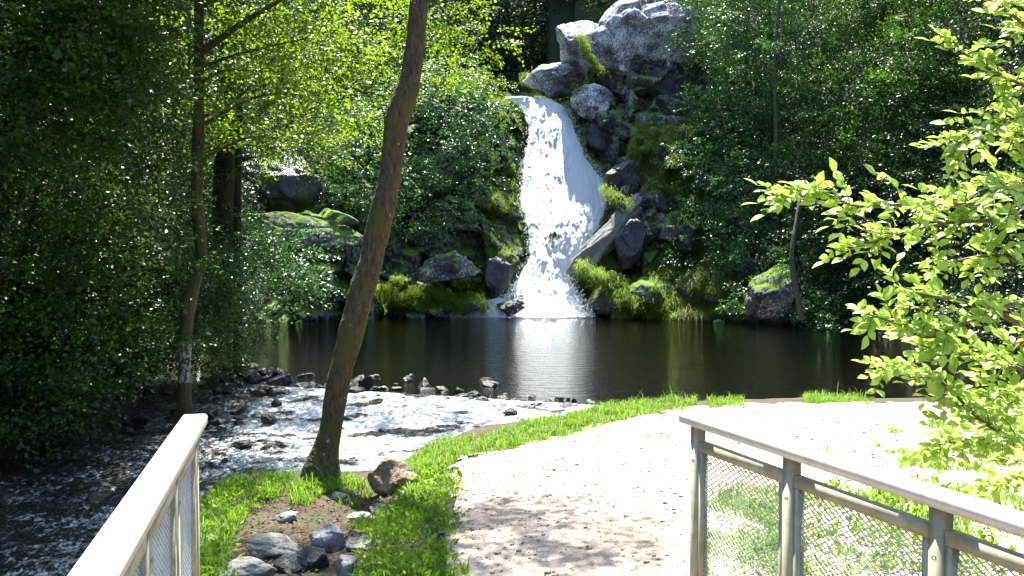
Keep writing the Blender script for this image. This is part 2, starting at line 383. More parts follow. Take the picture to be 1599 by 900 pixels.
Z = -.32 * sstep(.1, 3.2, DS) - .012 * np.maximum(DS - 3, 0) + amp * (.055 * fbm(P3 * (1, .7, 1), .55, 3, 31).reshape(X.shape) + .035 * (1 - 2 * np.abs(fbm(P3, .28, 2, 33).reshape(X.shape)))) + .004
cds = (DS[:-1, :-1] + DS[1:, 1:]) / 2
struct(link('stream_water', meshnp('stream_water', np.stack([X, Y, Z], -1).reshape(-1, 3), gridfaces(len(sx), len(sy), cds > .15), True, (sstep(-5.5, -3.2, X) * sstep(6.5, 1.5, DS) * .95 + sstep(.9, .2, DS) * .2 + .25 * sstep(-5, -2.5, X) + .34 * sstep(-9, -5, X)).ravel()), M['stream']))  # tint: spread of the foam and the painted glints

# ------------------------------------------------------------------ cliff behind the pool
def fall_edges(z):      # world x of the left and right rim of the fall at height z
    z = np.asarray(z, float); D = fall_y(z); _, py = proj(np.stack([0 * z, D, z], -1))
    pl = np.interp(py, [143, 150, 158, 172, 200, 235, 270, 310, 350, 400, 430, 465, 492, 510], [780, 786, 802, 818, 828, 823, 814, 814, 821, 829, 813, 788, 748, 735])
    pr = np.interp(py, [143, 148, 155, 165, 190, 230, 260, 290, 330, 370, 400, 430, 460, 492, 510], [796, 825, 856, 878, 895, 906, 926, 946, 943, 926, 902, 888, 900, 918, 925])
    return (pl - 799.5) / F * D, (pr - 799.5) / F * D
def fall_y(z): return 40.3 + .80 * np.asarray(z, float) + .12 * np.sin(np.asarray(z) * 1.1)
def cliff_y(X, Z):
    xs = np.array([p[0] for p in WATER[19:25]])[::-1]; ys = np.array([p[1] for p in WATER[19:25]])[::-1]
    yb = np.interp(X, xs, ys)
    l, r = fall_edges(np.minimum(Z, 10.9)); out = np.maximum(np.maximum(l - X, X - r), 0)
    ins = (out <= 0)
    yb = np.where(np.abs(X) < 6, 41.2, yb + .2)
    q_ = sstep(0, 2.2, out); y = (fall_y(Z) + .75) * (1 - q_) + (yb + .60 * Z - 1.1) * q_
    y = y + np.where(X > 4, .12 * (X - 4) * Z * .3, 0) + np.where(X < -4, .05 * (-4 - X) * Z, 0)
    y = y + 2.6 * np.maximum(Z - 11.2, 0) * sstep(4.6, 3.6, X)
    return y
nu, nv = 640, 400
xu = np.linspace(-10.5, 10.5, nu); zv = np.linspace(-.8, 17.5, nv)
X, Z = np.meshgrid(xu, zv, indexing='ij'); Zx = np.maximum(Z - 12.6, 0); Z = np.minimum(Z, 12.6); Y = cliff_y(X, Z) + Zx * 3.2; Z = Z + Zx * .35; Pc = np.stack([X, Y, Z], -1).reshape(-1, 3)
Pr = Pc.copy(); Pr[:, 0] += .35 * Pc[:, 2]; 
b1, c1 = blocks(Pr * (1, 1, .8), 2.0, 3, .9); b2, c2 = blocks(Pr * (.8, 1, 1.2), .75, 11, .8); b3, c3 = blocks(Pr, .28, 19, .7)
dsp = 1.7 * b1 + .75 * b2 + .22 * b3 + .12 * fbm(Pc, .5, 4, 8) - .22 * np.exp(-c1 * 14) - .12 * np.exp(-c2 * 12)
l, r = fall_edges(np.minimum(Pc[:, 2], 10.9)); ins = np.clip(np.maximum(l - Pc[:, 0], Pc[:, 0] - r) / 1.2, 0, 1) * .85 + .15
Pc[:, 1] -= dsp * ins; Pc[:, 2] += .25 * b2 * ins
struct(link('cliff', meshnp('cliff', Pc, gridfaces(nu, nv), False), M['rock_cliff']))

# the fall itself
nu, nv = 160, 560
uu = np.linspace(0, 1, nu); zz = np.linspace(-.12, 11.75, nv)
U, Z = np.meshgrid(uu, zz, indexing='ij'); l, r = fall_edges(Z)
edge = .22 * fbm(np.stack([Z.ravel(), (U.ravel() > .5) * 9.0, Z.ravel() * 0], 1), .6, 4, 41).reshape(Z.shape) * (np.abs(U - .5) * 2) ** 2
X = l + (r - l) * U + edge
P3 = np.stack([X.ravel(), Z.ravel() * .0, Z.ravel()], 1)
rel = .42 * np.sin(np.pi * np.clip(U, 0, 1)) ** .6 + .26 * fbm(P3 * (1, 1, .42), .60, 5, 43).reshape(Z.shape) + .15 * np.abs(fbm(P3 * (1, 1, .35), .22, 4, 44)).reshape(Z.shape)
Y = fall_y(Z) - rel
Y = Y + np.maximum(Z - 11.3, 0) * 4
V = np.stack([X, Y, Z], -1).reshape(-1, 3)
fm, nt, b, out = newmat('falling_water'); n = N(nt); g = n('NewGeometry'); P = g.outputs['Position']
b.inputs['Base Color'].default_value = (.86, .9, .93, 1); b.inputs['Roughness'].default_value = .35
b.inputs['Subsurface Weight'].default_value = 0
f1 = n.noise(n.mapping(P, (1, .2, .30), (0, .12, 0)), 5.5, 8, .75); f2 = n.noise(P, .9, 3, .5)
att = n('Attribute'); att.attribute_name = 'tint'
cov = n.math('ADD', n.math('ADD', f1, n.math('MULTIPLY', f2, .35)), n.math('MULTIPLY', att.outputs['Fac'], .6))
al = n.ramp(cov, .84, 1.02)
tr = n('BsdfTransparent'); mx = n('MixShader'); n.L(al, mx.inputs[0]); n.L(tr.outputs[0], mx.inputs[1])
tl = n('BsdfTranslucent'); tl.inputs[0].default_value = (.8, .88, .95, 1)
mw = n('MixShader'); mw.inputs[0].default_value = .12; n.L(b.outputs[0], mw.inputs[1]); n.L(tl.outputs[0], mw.inputs[2]); n.L(mw.outputs[0], mx.inputs[2]); n.L(mx.outputs[0], out.inputs[0])
n.bump(n.math('ADD', f1, n.noise(n.mapping(P, (1, 1, .5)), 18, 5, .7)), 1, .15, b)
hole = np.exp(-((X - at(868, 370, 41.5)[0]) / .45) ** 2 - ((Z - at(868, 370, 42)[2]) / .55) ** 2)
for hx, hy, hs, ha in [(850, 345, .25, .6), (884, 352, .22, .6), (838, 300, .2, .35), (905, 395, .2, .4), (835, 420, .25, .45), (858, 382, .3, .7), (815, 462, .3, .5), (875, 455, .25, .35), (842, 200, .2, .3), (885, 235, .2, .3), (900, 300, .22, .3)]:
    hc = at(hx, hy, float(fall_y((400 - hy) / 1400 * 43 + 2.7))); hole = hole + ha * np.exp(-((X - hc[0]) / hs) ** 2 - ((Z - hc[2]) / hs / 1.3) ** 2)
hole += .6 * np.exp(-((Z - .6) / .7) ** 2) * (U < .28)
tint = 1.0 - .62 * np.minimum(hole, 1) - .45 * (np.abs(U - .5) * 2) ** 5
fall = struct(link('waterfall', meshnp('waterfall', V, gridfaces(nu, nv), True, tint.ravel()), fm))
# spray: drops thrown off the edges and the foot
white, nt, b, out = newmat('spray'); b.inputs['Base Color'].default_value = (.86, .9, .93, 1); b.inputs['Roughness'].default_value = .4
TET = np.array([(1, 1, 1), (1, -1, -1), (-1, 1, -1), (-1, -1, 1.)]) * .6; TETF = np.array([(0, 1, 2), (0, 3, 1), (0, 2, 3), (1, 3, 2)])
def drops(C, s, name, mat, parent=None, stretch=(1, 1, 1)):
    C = np.asarray(C); V = C[:, None] + TET[None] * s[:, None, None] * np.array(stretch); Fc = (np.arange(len(C)) * 4)[:, None, None] + TETF[None]
    return link(name, meshnp(name, V.reshape(-1, 3), Fc.reshape(-1, 3)), mat, parent)
k = 8000; z = rng.uniform(0, 10.8, k); z[:5200] = rng.exponential(.5, 5200); z = np.clip(z, .02, 10.8); l, r = fall_edges(z); side = rng.random(k) < .5
x = np.where(side, l, r) + rng.normal(0, .13, k) + np.where(side, .06, -.06); x[:5200] = rng.uniform(l[:5200] - .4, r[:5200] + .3)
y = fall_y(z) - .2 - rng.exponential(.25, k) * (z < 2) - rng.random(k) * .3
struct(drops(np.stack([x, y, z], 1), rng.uniform(.008, .024, k), 'spray', white, fall, (1, 1, 1.6)), 'stuff')
# foam sheet round the foot
fx = np.arange(-6, 6, .06); fy = np.arange(36.5, 42, .06); X, Y = np.meshgrid(fx, fy, indexing='ij')
P3 = np.stack([X.ravel(), Y.ravel(), X.ravel() * 0], 1); nf = fbm(P3 * (1, 1.2, 1), .35, 4, 51).reshape(X.shape)
c = 1 - np.hypot((X - .9) / 3.2, (Y - 40.6) / 1.9) + .45 * nf; c = np.maximum(c, .45 - np.hypot((X - .9) / 5.5, (Y - 40.6) / 1.6) + .75 * nf)
kp = (c[:-1, :-1] > .12)
struct(link('foam', meshnp('foam', np.stack([X, Y, .012 + .03 * np.clip(c, 0, 1) + .02 * nf], -1).reshape(-1, 3), gridfaces(len(fx), len(fy), kp), True), white))

# ------------------------------------------------------------------ boulders
def icos(sub):
    bm = bmesh.new(); bmesh.ops.create_icosphere(bm, subdivisions=sub, radius=1)
    V = np.array([v.co[:] for v in bm.verts]); Fc = np.array([[v.index for v in f.verts] for f in bm.faces]); bm.free(); return V, Fc
ICO = {s: icos(s) for s in (3, 4, 5, 6)}
def rock_mesh(size, seed, sub=5, planes=11, cut=.60, rough=.05, rot=(0, 0, 0), fine=.02):
    V, Fc = ICO[sub]; V = V.copy(); rr = np.random.default_rng(seed)
    for _ in range(planes):
        nn = rr.normal(size=3); nn /= np.linalg.norm(nn); h = rr.uniform(cut - .12, cut + .18)
        t = np.maximum(V @ nn - h, 0); V -= nn * t[:, None] * .96
    V = V * (1 + rough * fbm(V + seed, .6, 4, seed)[:, None] * 1.6)
    sc_ = 2.2 / max(size) if max(size) > 1 else .8; sc_ = min(.9, sc_)
    bb, cc = blocks(V * (1, .8, 1.3) + V[:, [1, 2, 0]] * .3 + seed, sc_, seed, .8); b2_, c2_ = blocks(V + seed + 7, sc_ * .38, seed + 1, .8)
    k_ = 1.0 if max(size) > .5 else .45
    V = V * (1 + k_ * (.17 * bb - .05 * np.exp(-cc * 14) + .06 * b2_ - .02 * np.exp(-c2_ * 12)))[:, None]
    V += fine * fbm(V * 1.0 + 9, .12, 3, seed + 2)[:, None] * V
    V = V * np.asarray(size)
    from mathutils import Euler
    Rm = np.array(Euler(rot).to_matrix()); V = V @ Rm.T
    return V, Fc
def rock(name, label, c, size, mat, seed, rot=(0, 0, 0), cat='rock', group=None, **kw):
    V, Fc = rock_mesh(size, seed, rot=rot, **kw)
    o = link(name, meshnp(name, V, Fc, kw.get('sub', 5) < 5), M[mat]); o.location = Vector([float(a) for a in c]) + (Vector((0, .35, -.02)) if c[1] > 34 else Vector((0, 0, 0)))
    return tag(o, label, cat, group)
rock('boulder', 'huge pale lichen-speckled boulder at the top right of the waterfall', at(1012, 72, 47.5), (3.15, 2.4, 2.5), 'rock_lichen', 5, (.15, -.35, .2), 'boulder', sub=6, cut=.7)
rock('boulder', 'grey lichened boulder left of the huge pale boulder', at(903, 75, 49.6), (1.6, 1.5, 1.7), 'rock_lichen', 9, (.2, .35, 0), 'boulder')
rock('boulder', 'low pale ledge of rock just above the lip of the waterfall', at(872, 122, 50.2), (2.3, 1.6, 1.0), 'rock_lichen', 12, (0, -.3, 0), 'boulder')
rock('boulder', 'wedge-shaped boulder with a dark side under the huge pale boulder', at(930, 158, 47.0), (1.25, 1.0, .95), 'rock_lichen', 15, (.1, .3, .3), 'boulder')
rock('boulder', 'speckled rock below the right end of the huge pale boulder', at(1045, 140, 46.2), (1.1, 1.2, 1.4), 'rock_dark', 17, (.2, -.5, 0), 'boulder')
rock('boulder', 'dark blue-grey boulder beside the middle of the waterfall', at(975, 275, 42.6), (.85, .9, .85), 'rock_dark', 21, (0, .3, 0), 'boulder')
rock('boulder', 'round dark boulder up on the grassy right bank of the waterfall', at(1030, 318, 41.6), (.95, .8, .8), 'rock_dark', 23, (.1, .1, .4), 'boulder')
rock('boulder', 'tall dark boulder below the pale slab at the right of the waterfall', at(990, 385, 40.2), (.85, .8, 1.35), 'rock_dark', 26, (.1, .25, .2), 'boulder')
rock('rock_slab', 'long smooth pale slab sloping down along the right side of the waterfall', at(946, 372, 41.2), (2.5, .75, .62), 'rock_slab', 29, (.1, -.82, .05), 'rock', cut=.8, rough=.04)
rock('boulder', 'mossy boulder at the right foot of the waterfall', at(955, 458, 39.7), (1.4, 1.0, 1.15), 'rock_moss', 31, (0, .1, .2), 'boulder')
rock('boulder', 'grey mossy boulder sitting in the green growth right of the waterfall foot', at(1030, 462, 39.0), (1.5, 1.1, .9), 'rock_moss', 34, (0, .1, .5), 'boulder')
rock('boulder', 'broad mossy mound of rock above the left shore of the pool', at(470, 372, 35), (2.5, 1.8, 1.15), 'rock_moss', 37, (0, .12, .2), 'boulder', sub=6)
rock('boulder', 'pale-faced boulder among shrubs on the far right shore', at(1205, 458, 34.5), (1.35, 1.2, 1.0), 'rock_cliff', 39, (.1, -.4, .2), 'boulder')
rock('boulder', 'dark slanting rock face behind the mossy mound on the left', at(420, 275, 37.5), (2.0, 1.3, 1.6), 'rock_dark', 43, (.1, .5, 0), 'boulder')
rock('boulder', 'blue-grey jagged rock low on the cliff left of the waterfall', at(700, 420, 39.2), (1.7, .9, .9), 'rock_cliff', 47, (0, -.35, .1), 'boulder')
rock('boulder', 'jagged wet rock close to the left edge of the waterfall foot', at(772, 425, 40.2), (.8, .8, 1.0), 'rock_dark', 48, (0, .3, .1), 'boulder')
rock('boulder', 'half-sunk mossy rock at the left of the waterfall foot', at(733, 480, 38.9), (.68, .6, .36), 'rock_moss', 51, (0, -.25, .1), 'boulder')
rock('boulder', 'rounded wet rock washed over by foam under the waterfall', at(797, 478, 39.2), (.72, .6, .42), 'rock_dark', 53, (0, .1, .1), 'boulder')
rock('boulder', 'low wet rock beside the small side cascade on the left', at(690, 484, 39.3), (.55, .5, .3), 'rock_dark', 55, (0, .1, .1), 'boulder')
rock('boulder', 'dark rock put in for the cave shadow right of the waterfall', at(936, 218, 47.2), (.9, .8, 1.3), 'rock_dark', 57, (0, -.2, .1), 'boulder')  # dark rock takes the place of a cave shadow
rock('boulder', 'bright moss-covered knob beside the waterfall', at(966, 312, 41.0), (.42, .4, .55), 'rock_moss', 58, (0, 0, 0), 'boulder')
# small side cascade over the low rocks at the left of the foot
nu, nv = 40, 30; U, W = np.meshgrid(np.linspace(0, 1, nu), np.linspace(0, 1, nv), indexing='ij')
a, b_ = at(680, 470, 39.6), at(790, 462, 40.0)
X = a[0] + (b_[0] - a[0]) * U; P3 = np.stack([X.ravel(), W.ravel() * 0, W.ravel()], 1)
Zz = .85 - .9 * W + .1 * fbm(P3, .3, 3, 61).reshape(X.shape) - .25 * (1 - U); Yy = 40.1 - .9 * W ** .8 + .12 * fbm(P3, .2, 3, 62).reshape(X.shape)
struct(link('side_cascade', meshnp('side_cascade', np.stack([X, Yy, Zz], -1).reshape(-1, 3), gridfaces(nu, nv), True, (.42 + .3 * U).ravel()), fm))

# foreground rocks on the bank
def gz(x, y): return float(height(np.array([x]), np.array([y]))[0])
def ground_at(px, py):
    for D in np.arange(3.5, 45, .03):
        p = at(px, py, D)
        if p[2] <= gz(p[0], D): return p
    return p
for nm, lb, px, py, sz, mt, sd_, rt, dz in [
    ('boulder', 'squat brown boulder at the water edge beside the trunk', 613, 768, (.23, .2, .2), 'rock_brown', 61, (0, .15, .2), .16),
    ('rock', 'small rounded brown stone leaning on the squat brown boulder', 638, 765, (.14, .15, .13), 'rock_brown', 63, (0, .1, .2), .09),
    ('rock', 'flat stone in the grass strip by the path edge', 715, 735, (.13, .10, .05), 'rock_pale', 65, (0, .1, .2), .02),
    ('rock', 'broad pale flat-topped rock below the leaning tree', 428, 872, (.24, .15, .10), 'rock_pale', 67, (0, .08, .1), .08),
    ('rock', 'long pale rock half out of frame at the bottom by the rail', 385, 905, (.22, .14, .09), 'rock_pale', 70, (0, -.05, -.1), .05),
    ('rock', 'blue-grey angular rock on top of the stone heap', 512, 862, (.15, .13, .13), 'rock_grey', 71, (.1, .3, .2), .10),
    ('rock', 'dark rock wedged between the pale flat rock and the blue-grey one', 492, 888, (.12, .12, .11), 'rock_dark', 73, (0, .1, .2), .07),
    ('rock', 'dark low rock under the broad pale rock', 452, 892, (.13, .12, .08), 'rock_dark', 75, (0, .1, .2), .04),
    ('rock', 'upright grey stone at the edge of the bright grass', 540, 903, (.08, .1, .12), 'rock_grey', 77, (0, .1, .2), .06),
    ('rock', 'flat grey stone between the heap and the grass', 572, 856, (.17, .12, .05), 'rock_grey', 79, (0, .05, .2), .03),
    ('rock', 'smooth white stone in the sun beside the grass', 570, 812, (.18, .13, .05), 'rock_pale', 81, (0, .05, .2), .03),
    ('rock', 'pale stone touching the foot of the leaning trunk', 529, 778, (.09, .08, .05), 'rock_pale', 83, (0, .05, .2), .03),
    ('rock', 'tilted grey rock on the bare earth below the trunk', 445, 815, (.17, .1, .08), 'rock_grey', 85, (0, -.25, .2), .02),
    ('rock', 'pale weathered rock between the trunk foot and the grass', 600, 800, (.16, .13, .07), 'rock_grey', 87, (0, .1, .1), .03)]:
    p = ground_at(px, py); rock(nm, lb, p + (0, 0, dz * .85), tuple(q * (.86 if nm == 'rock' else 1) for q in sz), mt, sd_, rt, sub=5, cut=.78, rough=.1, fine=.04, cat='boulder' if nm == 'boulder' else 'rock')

# river stones: one of each kind, copied
protos = []
for i in range(7):
    V, Fc = rock_mesh((1, .75 + .1 * (i % 3), .5 + .1 * (i % 3)), 100 + i, 4, cut=.55, planes=9, rough=.12); protos.append(meshnp('river_stone', V, Fc, False)); protos[-1].materials.append(M['rock_river'])
def stone(x, y, z, s, lab, grp, k):
    o = bpy.data.objects.new('river_stone', protos[k % 7]); COL.objects.link(o)
    o.location = (x, y, z); o.scale = (s, s * rng.uniform(.7, 1), s * rng.uniform(.55, 1)); o.rotation_euler = (rng.normal(0, .2), rng.normal(0, .2), rng.uniform(0, 6.28))
    return tag(o, lab, 'stone', grp)
for i in range(26):
    stone(-5.45 + rng.normal(0, .7), 15.3 + rng.normal(0, .6), -.22 + rng.uniform(-.05, .12), rng.uniform(.1, .28), 'shaded stone round the foot of the slim straight trunk', 'stones at the slim trunk', i)
k = 0
for t in np.linspace(-.02, 1.0, 120):                    # the line of the weir
    q = W0 + t * np.array((8.3, -3.1)) + WN * rng.normal(.2, .75 - .4 * t) + rng.normal(0, .08, 2)
    s = rng.choice([.06, .08, .1, .13, .17, .24]) * (1.35 - .6 * t)
    stone(q[0], q[1], -.02 + rng.uniform(-.04, .05) - .1 * max(0, downstream(*q) - .3), s, 'dark wet stone in the weir between the pool and the riffle', 'dark stones of the weir', k); k += 1
for i in range(75):                                      # in the riffle
    x = rng.uniform(-7.5, 1.2); y = rng.uniform(9.5, 18); ds = downstream(x, y)
    if ds < .6 or sdist(np.array([x]), np.array([y]))[0] > .1: continue
    stone(x, y, -.32 * float(sstep(.1, 3.2, ds)) - .012 * max(ds - 3, 0) + rng.uniform(-.05, .01), rng.uniform(.06, .17), 'dark stone breaking the shallow water of the riffle', 'stones in the riffle', k); k += 1
for i in range(85):                                      # right end: heap against the grass
    x = rng.uniform(-.9, 2.3); y = np.interp(x, [-.85, .1, 1.2, 2.2], [12.0, 12.6, 13.9, 14.5]) + rng.uniform(-.5, 1.7)
    if y > 17: continue
    stone(x, y, -.12 + rng.uniform(-.05, .07), rng.uniform(.06, .16), 'dark cobble heaped at the foot of the grassy bank edge', 'cobbles below the grass edge', k); k += 1
for i in range(40):                                      # left shore
    x = rng.uniform(-8.3, -4.6); y = rng.uniform(17.2, 20.3)
    stone(x, y, .02 + rng.uniform(-.06, .08), rng.uniform(.1, .26), 'shaded stone on the left shore below the dark foliage', 'stones on the left shore', k); k += 1
for i in range(16):                                      # single bigger weir stones
    px, py = [(560, 600), (575, 607), (640, 600), (760, 602), (768, 608), (420, 592), (395, 577), (350, 580), (345, 600), (450, 600), (230, 602), (190, 612), (430, 620), (690, 615), (410, 585), (160, 745)][i]
    D = 1400 * (2.75) / (py - 400); p = at(px, py, D)
    stone(p[0], p[1], .03 if i < 15 else -.35, [.3, .33, .2, .26, .24, .3, .25, .25, .3, .25, .3, .3, .2, .25, .22, .25][i], 'larger dark boulder-stone standing out of the weir', 'large stones of the weir', i)

# ------------------------------------------------------------------ foliage machinery
def leaves(C, T, Nn, L, wid=.62, fold=.18):
    """two-triangle folded leaves"""
    T = T / (np.linalg.norm(T, axis=1)[:, None] + 1e-9); B = np.cross(Nn, T); B /= np.linalg.norm(B, axis=1)[:, None] + 1e-9; Nn = np.cross(T, B)
    L = L[:, None]; mid = C + T * L * .45; up = Nn * L * fold * .5
    V = np.stack([C, mid + B * L * wid * .5 + up, C + T * L, mid - B * L * wid * .5 + up], 1).reshape(-1, 3)
    i = np.arange(len(C)) * 4
    return V, np.stack([np.stack([i, i + 1, i + 2], 1), np.stack([i, i + 2, i + 3], 1)], 1).reshape(-1, 3)
def unit(v): return v / (np.linalg.norm(v, axis=-1, keepdims=True) + 1e-9)
def sprays(rr, centre, rad, L, cover, per=26, flat=.65, tw=None, shell=.35):
    """leafy sprays filling an ellipsoid clump; denser at its outside"""
    rad = np.asarray(rad, float) * np.ones(3)
    area = math.pi * rad[0] * rad[2]; nl = cover * area / (.28 * L * L * .8); K = max(6, int(nl / per))
    d = unit(rr.normal(size=(K, 3))); q = rr.random((K, 1)) ** shell
    c = centre + d * q * rad * (1 + .25 * rr.normal(size=(K, 1)) * .6)
    dirv = unit(d + rr.normal(0, .55, (K, 3)) + (0, 0, -.12)); dirv[:, 2] *= flat; dirv = unit(dirv)
    S = L * per * .24 * rr.uniform(.7, 1.3, (K, 1))
    t = np.tile(np.linspace(0, 1, per)[None], (K, 1)) + rr.normal(0, .03, (K, per))
    up = unit(np.array((0, 0, 1.)) + rr.normal(0, .35, (K, 3))); side = unit(np.cross(dirv, up)); up = np.cross(side, dirv)
    sgn = np.where(np.arange(per) % 2 == 0, 1., -1.)[None, :, None]
    sub = rr.uniform(0, 1, (K, per, 1)) * (1 - t[..., None] * .7) * L * 2.6
    P = c[:, None] + dirv[:, None] * (t * S)[..., None] + side[:, None] * sgn * sub + up[:, None] * (-(t ** 2) * S * .18)[..., None] + rr.normal(0, L * .35, (K, per, 3))
    T = dirv[:, None] * .7 + side[:, None] * sgn * .8 + rr.normal(0, .35, (K, per, 3)) + np.array((0, 0, -.15))
    Nn = up[:, None] + rr.normal(0, .42, (K, per, 3))
    if tw is not None:
        for i in range(0, K, 2):
            tw.append((c[i] - dirv[i] * S[i] * .25, c[i] + dirv[i] * S[i] * .9))
    tint = np.clip(rr.random((K, 1)) * .6 + rr.random((K, per)) * .5, 0, 1)
    return P.reshape(-1, 3), T.reshape(-1, 3), Nn.reshape(-1, 3), (L * rr.uniform(.6, 1.2, K * per)), tint.ravel()
def prism(tw, r):
    A = np.array([t[0] for t in tw]); B = np.array([t[1] for t in tw]); d = unit(B - A); s = unit(np.cross(d, (0.1, .2, 1.))); u_ = np.cross(s, d)
    V = []
    for P, rr_ in ((A, r), (B, r * .4)):
        for k in range(3):
            a = k * 2.094; V.append(P + (s * math.cos(a) + u_ * math.sin(a)) * rr_)
    V = np.stack(V, 1).reshape(-1, 3); i = np.arange(len(tw)) * 6
    Fc = np.stack([np.stack([i + k, i + (k + 1) % 3, i + 3 + (k + 1) % 3, i + 3 + k], 1) for k in range(3)], 1).reshape(-1, 4)
    return V, Fc
TREES = 0
def tree(name, label, cat, base, clumps, L, leaf, bark='bark_dark', cover=1.6, r0=.15, trunk=None, limbs=True, group=None, per=26, flat=.65, top=None, limb_r=.3, shell=.35, twr=.006):
    """clumps: world (centre, radius).  trunk: list of (x,y,z,r) world"""
    global TREES; TREES += 1; rr = np.random.default_rng(500 + TREES)
    base = np.asarray(base, float); t = thing(name, label, cat, base, group)
    C = np.array([c for c, _ in clumps]); Rr = [np.asarray(r, float) * np.ones(3) for _, r in clumps]
    if trunk is None:
        tp = C[np.argmax(C[:, 2])] if top is None else np.asarray(top); m = (base + tp) / 2 + rr.normal(0, .25, 3)
        pts = spline([base - (0, 0, .3), base + (0, 0, .05), base * .7 + m * .3, m, tp], 30)
        rad = r0 * (1 - .75 * np.linspace(0, 1, 30)) * (1 + .5 * np.exp(-np.arange(30) / 2.2))
    else:
        tr_ = np.array(trunk); pts = spline(tr_[:, :3], max(60, len(tr_) * 8)); rad = np.interp(np.linspace(0, 1, len(pts)), np.linspace(0, 1, len(tr_)), tr_[:, 3])
    mb = MB()
    if name in ('leaning_tree', 'slim_tree'): pts2 = spline(np.array(trunk)[:, :3], 900); mb.trunk(pts2, np.interp(np.linspace(0, 1, 900), np.linspace(0, 1, len(trunk)), np.array(trunk)[:, 3]) * (.95 if r0 > .15 else .84), 56, TREES)
    else: mb.tube(pts, rad, 20 if trunk is not None else 9, .22, TREES)
    child('trunk' if r0 > .03 else 'stem', mb.mesh('trunk', True), M[bark], t)
    tw = []; mb = MB()
    if limbs:
        for c in C:
            cand = [i for i in range(4, len(pts)) if pts[i][2] < c[2] - .1] or [4]
            i = cand[int(np.argmin([np.linalg.norm(pts[j] - c) + .35 * abs((c[2] - pts[j][2]) - .5 * np.linalg.norm((c - pts[j])[:2])) for j in cand]))]
            a = pts[i]; m = (a + c) / 2 + (0, 0, .12 * np.linalg.norm(c - a)) + rr.normal(0, .06 * np.linalg.norm(c - a), 3)
            rb = max(min(rad[i] * .5, .05 + limb_r * r0), .012)
            lm = MB(); lm.tube(spline([a, m, c], 10), np.linspace(rb, .012, 10), 6, .15, 3); child('limb', lm.mesh('limb', True), M[bark], t)
    A = [sprays(rr, c, r, L, cover, per, flat, tw, shell) for c, r in zip(C, Rr)]
    if tw: mb.add(*prism(tw, twr))
    if mb.n: child('twigs', mb.mesh('twigs', True), M[bark], t)
    P, T, Nn, LL, ti = [np.concatenate(a) for a in zip(*A)]
    V, Fc = leaves(P, T, Nn, LL); child('crown', meshnp('crown', V, Fc, False, np.repeat(ti, 4)), M[leaf], t)
    return t
def pxc(lst): return [(at(px, py, D), r) for px, py, D, r in lst]
def gbase(x, y): return (x, y, gz(x, y))
def autoclumps(rr, x, y, z0, z1, Rc, n, rc, dx=0, dy=0):
    out = []
    for i in range(n):
        f = (i + .5) / n; z = z0 + (z1 - z0) * f; a = i * 2.4 + rr.uniform(-.5, .5); R_ = Rc * math.sin(math.pi * min(.98, .25 + .72 * f)) * rr.uniform(.35, 1.0)
        out.append((np.array((x + dx * f + R_ * math.cos(a), y + dy * f + R_ * math.sin(a), z + rr.normal(0, .3))), np.array((1, 1, .62)) * rc * rr.uniform(.75, 1.2)))
    return out

# ------------------------------------------------------------------ the two trunks in front
def trunkpts(rows, D, dD=0):
    o = []
    for py, x0, x1 in rows:
        d = D + dD * (rows[-1][0] - py) / 800; p = at((x0 + x1) / 2, py, d); o.append((*p, (x1 - x0) / 2 / F * d))
    return o[::-1]
main = trunkpts([(-900, 700, 716), (-500, 690, 710), (-200, 672, 696), (-60, 648, 678), (0, 640, 671), (44, 635, 667), (90, 629, 663), (133, 620, 656), (165, 608, 648), (190, 599, 641), (210, 597, 637), (267, 592, 629), (333, 575, 618), (400, 561, 601), (428, 553, 592), (505, 531, 575), (583, 512, 551),
                 (661, 500, 536), (700, 487, 531), (725, 474, 533), (748, 466, 537), (768, 461, 541), (795, 450, 552), (830, 440, 560)], 9.7, .5)
b0 = at(505, 775, 9.7)
T2 = tree('leaning_tree', 'thick mossy tree trunk leaning right across the view of the pool', 'tree', (b0[0], 9.7, gz(b0[0], 9.7)),
     pxc([(700, -330, 9.8, (1.5, 1.3, .8)), (560, -420, 10.5, (1.6, 1.4, .8)), (650, -620, 10.5, (1.6, 1.6, .9))]),
     .07, 'leaf_bright', 'bark_main', 1.1, .2, main)
slim = trunkpts([(-700, 322, 334), (-400, 314, 328), (-200, 306, 320), (0, 302, 319), (130, 302, 320), (222, 298, 321), (311, 297, 318), (378, 302, 324), (408, 305, 325), (432, 294, 318), (459, 284, 311), (505, 276, 303), (564, 276, 300), (622, 275, 301), (650, 270, 304), (680, 262, 312)], 15.2)
M15 = at(289, 640, 15.2)
T1 = tree('slim_tree', 'slim dark tree trunk rising straight behind the end of the left railing', 'tree', (M15[0], 15.2, gz(M15[0], 15.2)),
     pxc([(420, -10, 15.5, (1.0, 1.0, .7)), (480, 60, 15.8, (.9, .9, .55)), (400, 110, 15.4, (.8, .8, .5)), (500, 150, 16.2, (.8, .9, .42)), (370, 170, 15.8, (.8, .8, .5)), (430, 215, 16.4, (.7, .8, .4)),
          (330, -120, 15, (1.6, 1.4, .8)), (470, -150, 15.6, (1.4, 1.3, .8)), (200, -130, 15, (1.3, 1.2, .8)), (330, -350, 15, (1.8, 1.6, 1.2)), (330, 60, 17, (.8, .8, .6))]),
     .095, 'leaf_bright', 'bark_slim', 1.7, .13, slim, limb_r=-.1)
br = spline([at(318, 78, 15.2), at(352, 55, 15.1), at(385, 32, 15.0), at(425, 8, 15.2), at(470, -20, 15.4)], 14); mb = MB(); mb.tube(br, np.linspace(.07, .03, 14), 8, .15, 5); child('limb', mb.mesh('limb', True), M['bark_slim'], T1)
